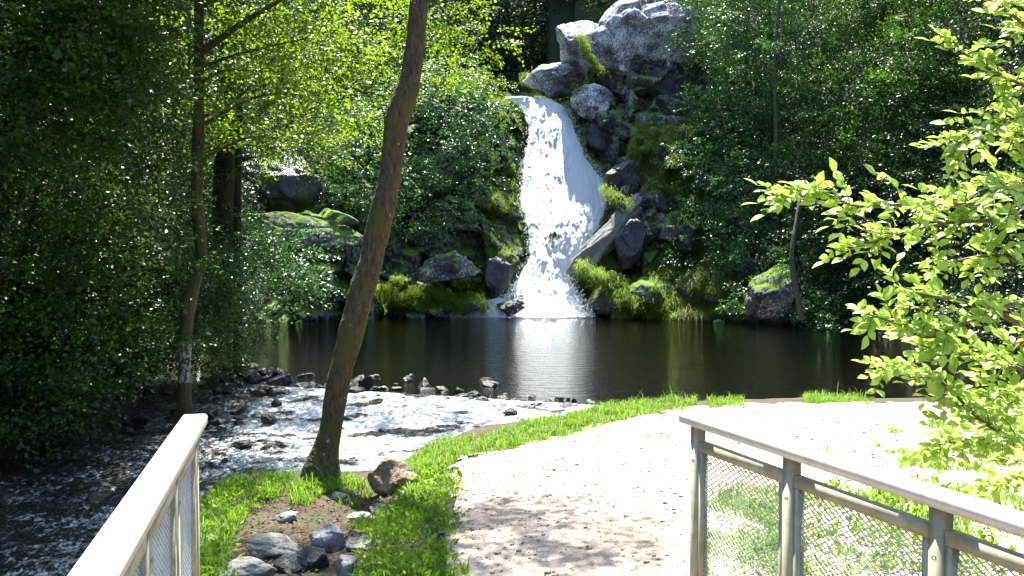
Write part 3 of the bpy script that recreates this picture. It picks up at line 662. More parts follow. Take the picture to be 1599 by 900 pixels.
T3 = tree('overhanging_alder', 'sunlit yellow-green alder boughs hanging behind the leaning trunk', 'tree', gbase(-6.9, 22.5),
     pxc([(560, 30, 19, (1.2, 1, .7)), (600, 95, 20, (1.1, 1, .5)), (690, 15, 19, (.9, .9, .6)), (740, 60, 20, (.8, .9, .35)), (690, 110, 20.5, (.9, .9, .35)), (750, -50, 19.5, (1.0, 1, .6)),
          (500, 230, 21, (.9, .9, .5)), (560, 190, 22, (.9, .9, .5)), (490, 120, 20, (1.1, 1, .6)), (420, 60, 20, (1.1, 1, .8)), (380, -60, 21, (1.2, 1, .8))]),
     .085, 'leaf_bright', 'bark_dark', 1.3, .2, flat=.55)

# ------------------------------------------------------------------ left wood
tree('alder', 'dark multi-layered alder over the stream at the far left edge', 'tree', gbase(-9.6, 13.2),
     pxc([(40, 60, 12, (1.3, 1, .8)), (110, 20, 12.5, (1.2, 1, .7)), (170, 90, 12.5, (1.0, 1, .6)), (20, 180, 12, (1.1, 1, .6)), (120, 170, 12.6, (1.0, 1, .5)), (60, -90, 12, (1.9, 1.5, .9)), (200, -60, 13, (1.5, 1.2, .8)), (250, 150, 13.5, (.6, .7, .4)), (210, 220, 13.5, (.7, .7, .35)), (-60, 60, 11, (1.5, 1.5, 1.5)), (60, -300, 12, (2.2, 2, 1.2)), (300, -250, 13, (1.8, 1.6, 1))]),
     .095, 'leaf_alder', 'bark_dark', 2.0, .22)
tree('alder', 'alder with small shiny leaves drooping towards the stream in the left middle', 'tree', gbase(-9.3, 15.5),
     pxc([(60, 290, 13.5, (1.2, 1, .5)), (160, 300, 13.8, (1.1, 1, .45)), (230, 330, 14.2, (.9, .9, .4)), (100, 380, 13.6, (1.2, 1, .45)), (210, 400, 14.4, (.9, .9, .4)), (30, 450, 13, (1.1, 1, .5)), (140, 460, 13.8, (1.1, 1, .45)), (60, 540, 13, (1.2, 1, .45)), (190, 520, 14.8, (1.0, .9, .35)), (20, 620, 12.4, (1.0, 1, .4)), (130, 575, 14.4, (1.0, 1, .3))]),
     .09, 'leaf_alder', 'bark_dark', 1.6, .12)
tree('shrub', 'bush with bluish shiny leaves hanging over the left shore of the pool', 'shrub', gbase(-8.4, 22.5),
     pxc([(370, 380, 20.5, (1.0, .9, .6)), (430, 410, 21.5, (1.0, .9, .5)), (470, 440, 22.5, (.8, .8, .35)), (340, 440, 19.5, (.9, .9, .5)), (390, 470, 21, (.9, .9, .4)), (350, 520, 19, (.7, .8, .4)), (440, 380, 23, (.8, .8, .4)), (310, 400, 19.5, (.8, .8, .5))]),
     .085, 'leaf_teal', 'bark_dark', 1.7, .06)
tree('shrub', 'dark bush behind the foot of the slim trunk', 'shrub', gbase(-8.3, 19.3),
     pxc([(240, 450, 17, (1.0, .9, .5)), (300, 500, 18, (.8, .8, .4)), (230, 530, 17, (1.0, .9, .4)), (340, 555, 18.6, (.6, .6, .3)), (180, 570, 16.5, (.9, .8, .3)), (260, 580, 17.5, (.8, .8, .25))]),
     .075, 'leaf_alder', 'bark_dark', 1.9, .05)
tree('shrub', 'black-green brush hanging to the water along the left bank', 'shrub', gbase(-9.2, 15.8), pxc([(20, 500, 14.2, (1.0, .8, .5)), (90, 520, 14.6, (1.0, .8, .5)), (160, 540, 15.2, (.9, .8, .45)), (230, 500, 16.5, (.9, .8, .5)), (30, 590, 13.6, (.9, .8, .4)), (100, 600, 14, (.8, .8, .3)), (-30, 640, 12.8, (.9, .8, .4)), (30, 400, 15, (1.2, .8, .6)), (120, 420, 15.5, (1.2, .8, .6)), (230, 400, 17, (1.0, .8, .6)), (60, 650, 13, (.7, .6, .22)), (290, 440, 18, (.8, .8, .6)), (20, 300, 15.5, (1.3, .9, .8)), (140, 330, 16.5, (1.3, .9, .8))]), .075, 'leaf_dark', 'bark_dark', 2.2, .05)
rr0 = np.random.default_rng(77)
tree('broadleaf_tree', 'unseen dark tree added above the stream to shade the left wood', 'tree', gbase(-10.2, 16.5), [(np.array((x, y, z)), (1.7, 1.6, .8)) for x, y, z in [(-8.5, 17.5, 8.8), (-7, 19.5, 9.6), (-9.5, 20.5, 10), (-7, 15.5, 11), (-8, 21.5, 10.5), (-10.5, 15, 10.5), (-8.3, 23.5, 11)]], .12, 'leaf_dark', 'bark_dark', 2.2, .25)  # out-of-view crown, added to cast shade on the left wood
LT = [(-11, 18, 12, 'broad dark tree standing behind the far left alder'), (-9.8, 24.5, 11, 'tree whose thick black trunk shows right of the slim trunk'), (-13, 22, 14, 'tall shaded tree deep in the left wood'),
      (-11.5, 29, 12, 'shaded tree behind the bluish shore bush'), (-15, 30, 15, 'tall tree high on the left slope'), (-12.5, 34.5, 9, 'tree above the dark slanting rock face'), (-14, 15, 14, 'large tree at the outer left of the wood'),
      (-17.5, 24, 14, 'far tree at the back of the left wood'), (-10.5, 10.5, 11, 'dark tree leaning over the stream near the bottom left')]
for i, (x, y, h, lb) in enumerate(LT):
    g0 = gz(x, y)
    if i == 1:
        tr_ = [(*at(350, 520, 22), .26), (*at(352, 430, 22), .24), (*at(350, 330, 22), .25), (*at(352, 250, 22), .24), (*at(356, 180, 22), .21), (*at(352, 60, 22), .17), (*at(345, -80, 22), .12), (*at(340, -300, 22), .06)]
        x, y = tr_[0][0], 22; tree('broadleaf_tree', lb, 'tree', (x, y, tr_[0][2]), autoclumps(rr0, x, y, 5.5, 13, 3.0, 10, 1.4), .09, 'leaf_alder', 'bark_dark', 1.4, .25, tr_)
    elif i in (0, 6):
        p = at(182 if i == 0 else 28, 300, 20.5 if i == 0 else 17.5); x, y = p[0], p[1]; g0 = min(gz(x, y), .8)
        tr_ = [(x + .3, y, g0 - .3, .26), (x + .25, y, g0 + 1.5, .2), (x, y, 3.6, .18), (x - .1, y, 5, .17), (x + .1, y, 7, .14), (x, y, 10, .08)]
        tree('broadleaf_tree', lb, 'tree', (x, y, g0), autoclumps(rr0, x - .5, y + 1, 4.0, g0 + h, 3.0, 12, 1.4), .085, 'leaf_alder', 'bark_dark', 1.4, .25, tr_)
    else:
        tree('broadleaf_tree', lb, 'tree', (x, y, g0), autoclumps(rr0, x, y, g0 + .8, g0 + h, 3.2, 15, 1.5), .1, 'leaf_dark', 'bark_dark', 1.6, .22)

# ------------------------------------------------------------------ growth on the cliff, left of the fall
tree('shrub', 'pale-leaved bush draped over the cliff just left of the waterfall top', 'shrub', at(700, 230, 43.5) ,
     pxc([(650, 150, 42, (1.6, 1.2, .9)), (720, 170, 42, (1.5, 1.2, .8)), (760, 220, 41.8, (1.2, 1, .8)), (690, 230, 41.2, (1.7, 1.2, 1)), (640, 270, 40.5, (1.5, 1, .9)), (735, 275, 41, (1.2, 1, .8)), (700, 110, 43, (1.6, 1.2, .9)), (770, 170, 43, (.9, .9, .6))]),
     .13, 'leaf_teal', 'bark_dark', 1.3, .07)
tree('shrub', 'darker bush hanging on the cliff behind the leaning trunk', 'shrub', at(600, 320, 41),
     pxc([(560, 240, 40, (1.6, 1.2, 1)), (590, 310, 39.6, (1.4, 1, .8)), (540, 300, 39, (1.2, 1, .8)), (650, 340, 39.6, (1.3, .9, .6)), (520, 210, 40, (1.6, 1.2, 1)), (590, 170, 41.5, (1.6, 1.2, 1)), (710, 330, 40, (1.0, .8, .5))]),
     .12, 'leaf_teal', 'bark_dark', 1.15, .07)
tree('shrub', 'low yellow-green bush on the lip at the left of the waterfall top', 'shrub', at(770, 145, 47.5),
     pxc([(765, 130, 46.5, (1.1, .9, .5)), (735, 115, 46.5, (1.1, .9, .5))]), .11, 'leaf_bright', 'bark_dark', 1.2, .04)
# ------------------------------------------------------------------ right wood
RT = [  # pixel clumps
 ('slender tree with teal leaves and a thin trunk right of the huge pale boulder', (1208, 330, 41.5), [(1130, 60, 44, 1.9), (1180, 20, 43, 1.9), (1230, 70, 42, 1.8), (1160, 120, 43, 1.7), (1120, 170, 42.5, 1.2), (1230, 150, 41, 1.7), (1170, 200, 41.5, 1.5), (1200, -60, 44, 2.4), (1110, -20, 46, 2.0)], 'leaf_teal', .13),
 ('teal-leaved bush hanging over the rocks right of the waterfall', (1120, 350, 40.5), [(1095, 170, 43.5, 1.0), (1075, 225, 42.5, .7), (1060, 400, 39.6, .6), (1090, 440, 39.2, .6), (1110, 260, 41, 1.4), (1150, 290, 40, 1.4), (1100, 330, 39.8, .9), (1160, 350, 39, 1.3), (1210, 260, 39.5, 1.5), (1220, 340, 38, 1.5), (1130, 400, 38.5, .9), (1180, 400, 37.5, .9)], 'leaf_teal', .12),
 ('green tree in the middle of the right slope', (1300, 300, 40), [(1290, 30, 41, 2.1), (1340, 90, 40, 2.0), (1290, 140, 39, 1.8), (1350, 180, 38, 1.9), (1300, 220, 37.5, 1.7), (1390, 30, 41, 2.1), (1300, -60, 42, 2.5), (1400, -70, 42, 2.5), (1340, 250, 36.5, 1.5)], 'leaf_far', .125),
 ('yellowish green tree at the upper right of the slope', (1440, 300, 37), [(1430, 80, 37, 1.9), (1460, 150, 36, 1.8), (1500, 40, 37, 2.0), (1410, 140, 36.5, 1.6), (1540, 120, 36, 1.9), (1590, 30, 37, 2.2), (1480, -50, 38, 2.5), (1600, -70, 38, 2.6), (1430, 220, 35.5, 1.6)], 'leaf_far', .12),
 ('shaded tree behind the sunny shrub at the right edge', (1560, 330, 33), [(1500, 220, 34, 1.8), (1560, 200, 33, 1.8), (1530, 290, 32, 1.6), (1600, 280, 32, 1.8), (1460, 290, 33, 1.5), (1640, 150, 33, 2.2), (1580, 370, 30, 1.5), (1500, 370, 30.5, 1.5), (1560, 440, 28, 1.3), (1630, 430, 28, 1.6)], 'leaf_dark', .11),
 ('bushy tree overhanging the dark right end of the pool', (1400, 420, 33), [(1270, 290, 37, 1.6), (1330, 310, 35.5, 1.6), (1400, 290, 35, 1.6), (1280, 370, 35.5, 1.5), (1350, 380, 34, 1.5), (1420, 370, 33, 1.5), (1300, 430, 34, 1.1), (1370, 440, 33, 1.1), (1450, 440, 31, 1.3), (1500, 490, 29, 1.1), (1420, 490, 31, .9), (1560, 500, 27, 1.2), (1340, 470, 33, .8), (1640, 510, 26, 1.2)], 'leaf_dark', .11),
 ('low bush beside the pale-faced boulder on the far shore', (1260, 480, 34), [(1250, 400, 35, .9), (1230, 445, 34.5, .5), (1270, 470, 33.5, .7), (1170, 450, 35.5, .5), (1150, 480, 35.5, .5), (1300, 500, 32.5, .6)], 'leaf_teal', .10)]
for lb, (bx, by, bD), cl, lf, L in RT:
    tree('shrub' if 'bush ' in lb[:20] else 'broadleaf_tree', lb, 'bush' if 'bush ' in lb[:20] else 'tree', at(bx, by + 60, bD + .8), pxc([(a, b__, c, np.array((1, .9, .72)) * d) for a, b__, c, d in cl]), L, lf, 'bark_dark', 1.75, .12 if 'bush' not in lb else .05)
mb = MB(); tp = spline([at(1211, 430, 39), at(1209, 320, 39), at(1212, 200, 39.2), at(1209, 100, 39.6), at(1215, 20, 40), at(1222, -60, 40)], 40); b0 = at(1211, 430, 39)
t = thing('young_tree', 'thin pale-barked young tree standing in front of the teal foliage', 'tree', b0); mb.tube(tp, np.linspace(.12, .05, 40), 8, .2); child('trunk', mb.mesh('trunk', True), M['bark_young'], t)
for k_, (px, py) in enumerate([(1240, 60), (1180, 90), (1250, 160)]):
    m_ = MB(); m_.tube(spline([tp[24 - 4 * k_], (tp[24 - 4 * k_] + at(px, py, 39.6)) / 2 + (0, 0, .2), at(px, py, 39.6)], 8), np.linspace(.05, .02, 8), 6); child('limb', m_.mesh('limb', True), M['bark_young'], t)
P_, T_, N_, L_, ti_ = [np.concatenate(a) for a in zip(*[sprays(rr0, at(px, py, 39.6), (.9, .8, .5), .12, .9) for px, py in [(1240, 55), (1180, 85), (1255, 155), (1215, -40)]])]
V, Fc = leaves(P_, T_, N_, L_); child('crown', meshnp('crown', V, Fc, False, np.repeat(ti_, 4)), M['leaf_teal'], t)
mb = MB(); tp = spline([at(1252, 500, 32.6), at(1243, 450, 32.8), at(1236, 400, 33), at(1243, 350, 33.4), at(1250, 300, 34)], 24)
t = thing('young_tree', 'thin crooked stem at the water edge right of the pale-faced boulder', 'tree', at(1252, 500, 32.6)); mb.tube(tp, np.linspace(.12, .06, 24), 8, .2); child('trunk', mb.mesh('trunk', True), M['bark_young'], t)
P_, T_, N_, L_, ti_ = sprays(rr0, at(1250, 310, 34), (.9, .8, .6), .11, 1.0); V, Fc = leaves(P_, T_, N_, L_); child('crown', meshnp('crown', V, Fc, False, np.repeat(ti_, 4)), M['leaf_dark'], t)

# ------------------------------------------------------------------ behind the fall and along the crest
BT = [(-2.5, 62, 8, 'leaf_dark', 'dark tree in the gap straight above the waterfall lip'), (1.5, 66, 9, 'leaf_dark', 'dark tree filling the gorge behind the low pale ledge'), (5.5, 61, 9, 'leaf_far', 'tree directly behind the huge pale boulder'),
      (-7, 53, 9, 'leaf_dark', 'tree on the cliff top above the draped bush'), (-10, 48, 12, 'leaf_dark', 'tree on the upper left cliff behind the alder boughs'), (8, 55, 12, 'leaf_far', 'tree on the crest right of the huge pale boulder'),
      (13, 50, 12, 'leaf_far', 'tree on the crest above the middle of the right slope'), (18, 45, 13, 'leaf_far', 'tree on the crest at the upper right'), (21, 37, 13, 'leaf_dark', 'tree high on the right slope near the photo edge'), (-16, 42, 13, 'leaf_dark', 'tree on the crest of the left slope'), (18, 28, 12, 'leaf_dark', 'dark tree on the bank beyond the right end of the pool')]
for x, y, h, lf, lb in BT:
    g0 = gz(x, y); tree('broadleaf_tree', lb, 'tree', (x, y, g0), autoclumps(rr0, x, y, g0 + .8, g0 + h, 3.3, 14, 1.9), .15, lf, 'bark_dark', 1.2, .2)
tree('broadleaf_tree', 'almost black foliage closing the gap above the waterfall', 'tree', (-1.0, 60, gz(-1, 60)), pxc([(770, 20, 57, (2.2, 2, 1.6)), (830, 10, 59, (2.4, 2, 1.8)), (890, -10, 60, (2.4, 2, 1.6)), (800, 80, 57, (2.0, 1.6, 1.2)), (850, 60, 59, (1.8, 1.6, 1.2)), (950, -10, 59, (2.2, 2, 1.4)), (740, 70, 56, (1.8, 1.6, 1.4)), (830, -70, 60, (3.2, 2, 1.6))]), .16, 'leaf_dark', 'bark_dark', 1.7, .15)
# the wood that continues up the hills behind, and a sky-blocking ring, one mass
K = 200; A = []
for i in range(K):
    a = rr0.uniform(-1, 1); y = rr0.uniform(60, 95); x = a * y * .75
    g0 = gz(x, y); A.append(sprays(rr0, np.array((x, y, g0 + rr0.uniform(1, 7))), (3.2, 3, 2.4), .38, 1.1, 20))
for i in range(110):  # unseen ring of wood round the camera, added to block sky light
    a = rr0.uniform(R(100), R(262)); d_ = rr0.uniform(15, 24); x = d_ * math.sin(a); y = d_ * math.cos(a) + 2
    A.append(sprays(rr0, np.array((x, y, 2 + rr0.uniform(-1, 10))), (2.8, 2.8, 2.2), .34, .9, 20))
P_, T_, N_, L_, ti_ = [np.concatenate(a) for a in zip(*A)]; V, Fc = leaves(P_, T_, N_, L_)
struct(link('wood_and_sky_screen', meshnp('wood_and_sky_screen', V, Fc, False, np.repeat(ti_, 4)), M['leaf_dark']), 'stuff')
# ground cover of small leaves on the slopes
def cover_points(n_, cond):
    X = rr0.uniform(-20, 26, n_); Y = rr0.uniform(12, 62, n_); d = sdist(X, Y); k_ = (d > .15) & cond(X, Y, d); X = X[k_]; Y = Y[k_]
    return np.stack([X, Y, height(X, Y)], 1)
C = cover_points(60000, lambda X, Y, d: ((Y > 18) | (X < -7.5)) & ~((np.abs(X) < 8.3) & (Y < 48)))
D_ = np.array([[t * .09 for t in range(9)]]).T
k_ = len(C); per = 9; P_ = C[:, None] + rr0.normal(0, .22, (k_, per, 3)) * (1, 1, .6) + (0, 0, .22); T_ = rr0.normal(0, 1, (k_, per, 3)); N_ = rr0.normal(0, .5, (k_, per, 3)) + (0, -.3, 1)
V, Fc = leaves(P_.reshape(-1, 3), T_.reshape(-1, 3), N_.reshape(-1, 3), rr0.uniform(.08, .17, k_ * per))
struct(link('undergrowth', meshnp('undergrowth', V, Fc, False, np.repeat(rr0.random(k_ * per), 4)), M['leaf_dark']), 'stuff')

# ------------------------------------------------------------------ grasses
def blades(C, H, W, bend, rr, droop=0, dirx=None):
    k_ = len(C); a = rr.uniform(0, 2 * math.pi, k_); d = np.stack([np.cos(a), np.sin(a), 0 * a], 1)
    if dirx is not None: d = unit(d * .7 + np.asarray(dirx))
    s = np.stack([-d[:, 1], d[:, 0], 0 * a], 1); H = H[:, None]; W = W[:, None] if np.ndim(W) else W; bd = (bend * rr.uniform(.3, 1.3, k_))[:, None]
    up = np.array((0, 0, 1.)); mid = C + up * H * .55 + d * H * bd * .35; tip = C + up * H * (1 - bd * .45 - droop) + d * H * (bd + droop * .5)
    V = np.stack([C - s * W, C + s * W, mid + s * W * .8, mid - s * W * .8, tip], 1).reshape(-1, 3); i = np.arange(k_) * 5
    Fc = np.stack([np.stack([i, i + 1, i + 2], 1), np.stack([i, i + 2, i + 3], 1), np.stack([i + 3, i + 2, i + 4], 1)], 1).reshape(-1, 3)
    return V, Fc
def sample_ground(n_, x0, x1, y0, y1, rr):
    X = rr.uniform(x0, x1, n_); Y = rr.uniform(y0, y1, n_); return np.stack([X, Y, height(X, Y)], 1)
G1 = [(540, 930), (548, 880), (575, 850), (560, 828), (590, 812), (618, 790), (640, 772), (655, 755), (680, 735), (706, 738), (712, 765), (702, 800), (708, 830), (690, 855), (735, 893), (730, 960), (560, 1000)]
G2 = [(590, 740), (645, 716), (690, 690), (820, 664), (935, 630), (1085, 618), (1092, 634), (1060, 642), (960, 662), (850, 692), (720, 716), (690, 740), (650, 745)]
G3 = [(1105, 622), (1162, 622), (1162, 636), (1105, 640)]; G3b = [(1255, 618), (1352, 620), (1352, 630), (1255, 632)]
G4 = [(1100, 790), (1200, 735), (1330, 690), (1450, 660), (1900, 650), (3000, 700), (3000, 1400), (1080, 1400)]
G5 = [(300, 752), (380, 756), (450, 748), (470, 765), (400, 790), (370, 830), (345, 880), (380, 960), (200, 1100), (250, 820)]
G6 = [(445, 745), (560, 752), (585, 775), (560, 795), (455, 790)]
S = sample_ground(900000, -4.2, 9.5, 3.0, 15.6, rng); u, v = proj(S); dS = sdist(S[:, 0], S[:, 1])
nn = fbm(S * (1, 1, 0), .45, 3, 71); n2 = fbm(S * (1, 1, 0), 1.3, 3, 73)
rnd = rng.random(len(S)); dist2 = (S[:, 0] ** 2 + S[:, 1] ** 2)
g1 = inpoly(u + nn * 22, v + nn * 10, G1) & (rnd < .75 * np.clip(.8 + n2, .2, 1)); g2 = inpoly(u + nn * 10, v + nn * 4, G2) & (rnd < .5)
g3 = (inpoly(u, v, G3) | inpoly(u, v, G3b)) & (rnd < .4)
g4 = inpoly(u, v, G4) & (nn + n2 * .8 + .25 * sstep(4, 2, v / 400) * 0 > .02) & (rnd < .55)
g5 = (inpoly(u, v, G5) | inpoly(u, v, G6)) & (rnd < .5) & (nn > -.25)
m = (g1 | g2 | g3 | g4 | g5) & (dS > .12) & (rng.random(len(S)) < np.clip(.75 + 1.1 * fbm(S * (1, 1, 0), .16, 2, 79), .12, 1)); C = S[m]; k_ = len(C)
H = rng.uniform(.04, .10, k_) * np.where(g2[m] | g3[m], 1.25, 1.0) * np.where(g5[m], 1.7, 1) * (1 + .5 * np.clip(nn[m], -1, 1)); H *= np.where(rng.random(k_) < .03, 1.8, 1) * np.clip(1 + .9 * fbm(C * (1, 1, 0), .12, 2, 91), .5, 2)
V, Fc = blades(C, H, rng.uniform(.002, .0045, k_) * 1.2, .9, rng); 
struct(link('grass', meshnp('grass', V, Fc, False, np.repeat(np.clip(rng.random(k_) * .8 + .3 * nn[m], 0, 1), 5)), M['grass']), 'stuff')
kk = rng.random(k_) < .07; V, Fc = blades(C[kk], H[kk] * 1.15, rng.uniform(.0015, .003, kk.sum()), 1.2, rng)
struct(link('dry_grass', meshnp('dry_grass', V, Fc, False, np.repeat(rng.random(kk.sum()), 5)), M['dry_grass']), 'stuff')
# small broad-leaved weeds in the yard behind the right railing and at the tree foot
mk = (inpoly(u, v, [(1110, 780), (1280, 770), (1500, 760), (1599, 900), (1150, 960)]) & (rnd < .012)) | (inpoly(u, v, G5) & (rnd < .02)) | (g1 & (rnd < .012))
C = S[mk]; k_ = len(C); P_ = C[:, None] + rng.normal(0, .045, (k_, 10, 3)) * (1, 1, .5) + (0, 0, .05); a = unit(P_ - C[:, None]) + rng.normal(0, .3, (k_, 10, 3))
V, Fc = leaves(P_.reshape(-1, 3), a.reshape(-1, 3), (rng.normal(0, .4, (k_, 10, 3)) + (0, 0, 1)).reshape(-1, 3), rng.uniform(.025, .06, k_ * 10), .6)
struct(link('weeds', meshnp('weeds', V, Fc, False, np.repeat(rng.random(k_ * 10), 4)), M['grass']), 'stuff')
S3 = sample_ground(60000, -4.2, 0, 5, 12, rng); u3, v3 = proj(S3); mk = inpoly(u3, v3, [(330, 760), (600, 745), (640, 790), (600, 930), (330, 1000)]) & (sdist(S3[:, 0], S3[:, 1]) > .1) & (rng.random(len(S3)) < .22)
C = S3[mk] + (0, 0, .012); k_ = len(C); V, Fc = leaves(C, rng.normal(0, 1, (k_, 3)) * (1, 1, .25), rng.normal(0, .35, (k_, 3)) + (0, 0, 1), rng.uniform(.02, .05, k_), .55, .3)
litter_m = leafmat('dead_leaf', (.035, .022, .012), (.17, .11, .055), (.1, .06, .02), .15, .8, .2)
struct(link('leaf_litter', meshnp('leaf_litter', V, Fc, False, np.repeat(rng.random(k_), 4)), litter_m), 'stuff')
# loose pebbles and crumbs on the path
S = sample_ground(9000, -1, 6, 4, 14, rng); u, v = proj(S); m = inpoly(u, v, PATH_PX); C = S[m] + (0, 0, .018); s = rng.exponential(.005, len(C)) + .003
V = C[:, None] + TET[None] * np.clip(s, 0, .03)[:, None, None] * np.array((1.2, 1, .7)); Fc = ((np.arange(len(C)) * 4)[:, None, None] + TETF[None]).reshape(-1, 3)
struct(link('gravel_stones', meshnp('gravel_stones', V.reshape(-1, 3), Fc), plainmat('pebble', (.2, .16, .13), .9, 0, 3, .5)), 'stuff')
# moss and grass on the rocks beside the fall
def cliff_tufts(name, poly, dens, H, mat, D0, seed, droop=.7):
    rr = np.random.default_rng(seed); v0 = Pc[:, :]; u, v = proj(v0); m = inpoly(u, v, poly) & (rr.random(len(v0)) < dens * 1.6 * np.clip(fbm(v0, .7, 3, seed) + .35, 0, 1)); C = v0[m] + rr.normal(0, .05, (m.sum(), 3)) + (0, -.03, 0)
    rep = 12; C = np.repeat(C, rep, 0) + rr.normal(0, .09, (len(C) * rep, 3)); k_ = len(C)
    V, Fc = blades(C, rr.uniform(.5, 1.2, k_) * H, rr.uniform(.006, .011, k_), 1.0, rr, droop, (0, -.9, 0))
    return V, Fc, rr.random(k_)
def merge(lst):
    Vs = []; Fs = []; Ts = []; n_ = 0
    for V, Fc, t in lst: Vs.append(V); Fs.append(Fc + n_); Ts.append(np.repeat(t, 5)); n_ += len(V)
    return np.concatenate(Vs), np.concatenate(Fs), np.concatenate(Ts)
regs = [([(800, 100), (920, 110), (935, 150), (900, 185), (880, 165), (800, 142)], .14, .20), ([(900, 400), (940, 390), (1060, 420), (1100, 440), (1100, 500), (930, 500), (900, 450)], .30, .26),
        ([(1000, 200), (1090, 180), (1110, 300), (1060, 360), (1010, 300), (980, 240)], .12, .2), ([(590, 440), (700, 430), (780, 455), (700, 480), (590, 490)], .2, .24),
        ([(770, 250), (815, 260), (800, 360), (760, 380), (740, 330)], .16, .18), ([(790, 150), (830, 210), (815, 260), (780, 230), (760, 160)], .16, .18), ([(940, 280), (990, 290), (985, 340), (945, 330)], .12, .16), ([(1060, 400), (1140, 380), (1160, 495), (1080, 500)], .2, .26),
        ([(730, 400), (800, 380), (800, 440), (740, 460)], .1, .18), ([(905, 60), (935, 40), (940, 120), (925, 140)], .1, .15)]
parts_ = [cliff_tufts('t', p, d, h, 'moss_grass', 0, 900 + i) for i, (p, d, h) in enumerate(regs)]
r9 = np.random.default_rng(99)
for (a0, b0_, a1, b1_, D9, n9, h9) in [(815, 128, 905, 140, 51.2, 4200, .32), (898, 150, 945, 190, 47.6, 1500, .28), (905, 60, 940, 120, 48.2, 1500, .26), (1000, 205, 1075, 235, 44.6, 2600, .3), (985, 235, 1035, 262, 43.6, 1500, .28), (905, 425, 1010, 470, 39.3, 4200, .38), (960, 470, 1110, 492, 38.6, 5200, .36), (940, 300, 985, 325, 41.2, 900, .22), (590, 462, 760, 480, 39.3, 5000, .3)]:
    w_ = r9.random(n9); A9 = at(a0, b0_, D9); B9 = at(a1, b1_, D9); C9 = A9 + (B9 - A9) * w_[:, None] + r9.normal(0, 1, (n9, 3)) * (.12, .25, .16); C9 += .25 * np.sin(w_ * 23)[:, None] * np.array((0, .6, .6))
    Vb, Fb = blades(C9, r9.uniform(.4, 1.2, n9) * h9, r9.uniform(.007, .012, n9), 1.0, r9, .55, (0, -.7, 0)); parts_.append((Vb, Fb, r9.random(n9)))
V, Fc, t_ = merge(parts_)
struct(link('cliff_grass', meshnp('cliff_grass', V, Fc, False, t_), M['moss_grass']), 'stuff')
V, Fc, t_ = merge([cliff_tufts('t', p, d * .35, h * 1.5, 'dry', 0, 950 + i) for i, (p, d, h) in enumerate([regs[2], regs[7], regs[1]])])
struct(link('dry_cliff_grass', meshnp('dry_cliff_grass', V, Fc, False, t_), M['dry_grass']), 'stuff')

# ------------------------------------------------------------------ sunny shrub at the right, close to the bridge
def nleaf(C, T, Nn, L):
    """eight-point leaf with a folded midrib, for leaves seen close"""
    T = unit(T); B = unit(np.cross(Nn, T)); Nn = np.cross(T, B); L = L[:, None]
    ks = [(0, 0, 0), (.22, .20, .04), (.5, .29, .07), (.78, .17, .03), (1.0, 0, -.08), (.78, -.17, .03), (.5, -.29, .07), (.22, -.20, .04), (.5, 0, 0)]
    V = np.stack([C + T * L * a + B * L * b__ + Nn * L * c_ for a, b__, c_ in ks], 1).reshape(-1, 3); i = np.arange(len(C)) * 9
    tri = [(0, 1, 8), (1, 2, 8), (2, 3, 8), (3, 4, 8), (4, 5, 8), (5, 6, 8), (6, 7, 8), (7, 0, 8)]
    return V, np.stack([np.stack([i + a, i + b__, i + c_], 1) for a, b__, c_ in tri], 1).reshape(-1, 3)
rs = np.random.default_rng(5); sb = np.array((3.3, 4.6, gz(3.3, 4.6)))
t = thing('sunny_shrub', 'sunlit yellow-green leafy shrub reaching in from the right edge beside the railing', 'shrub', sb)
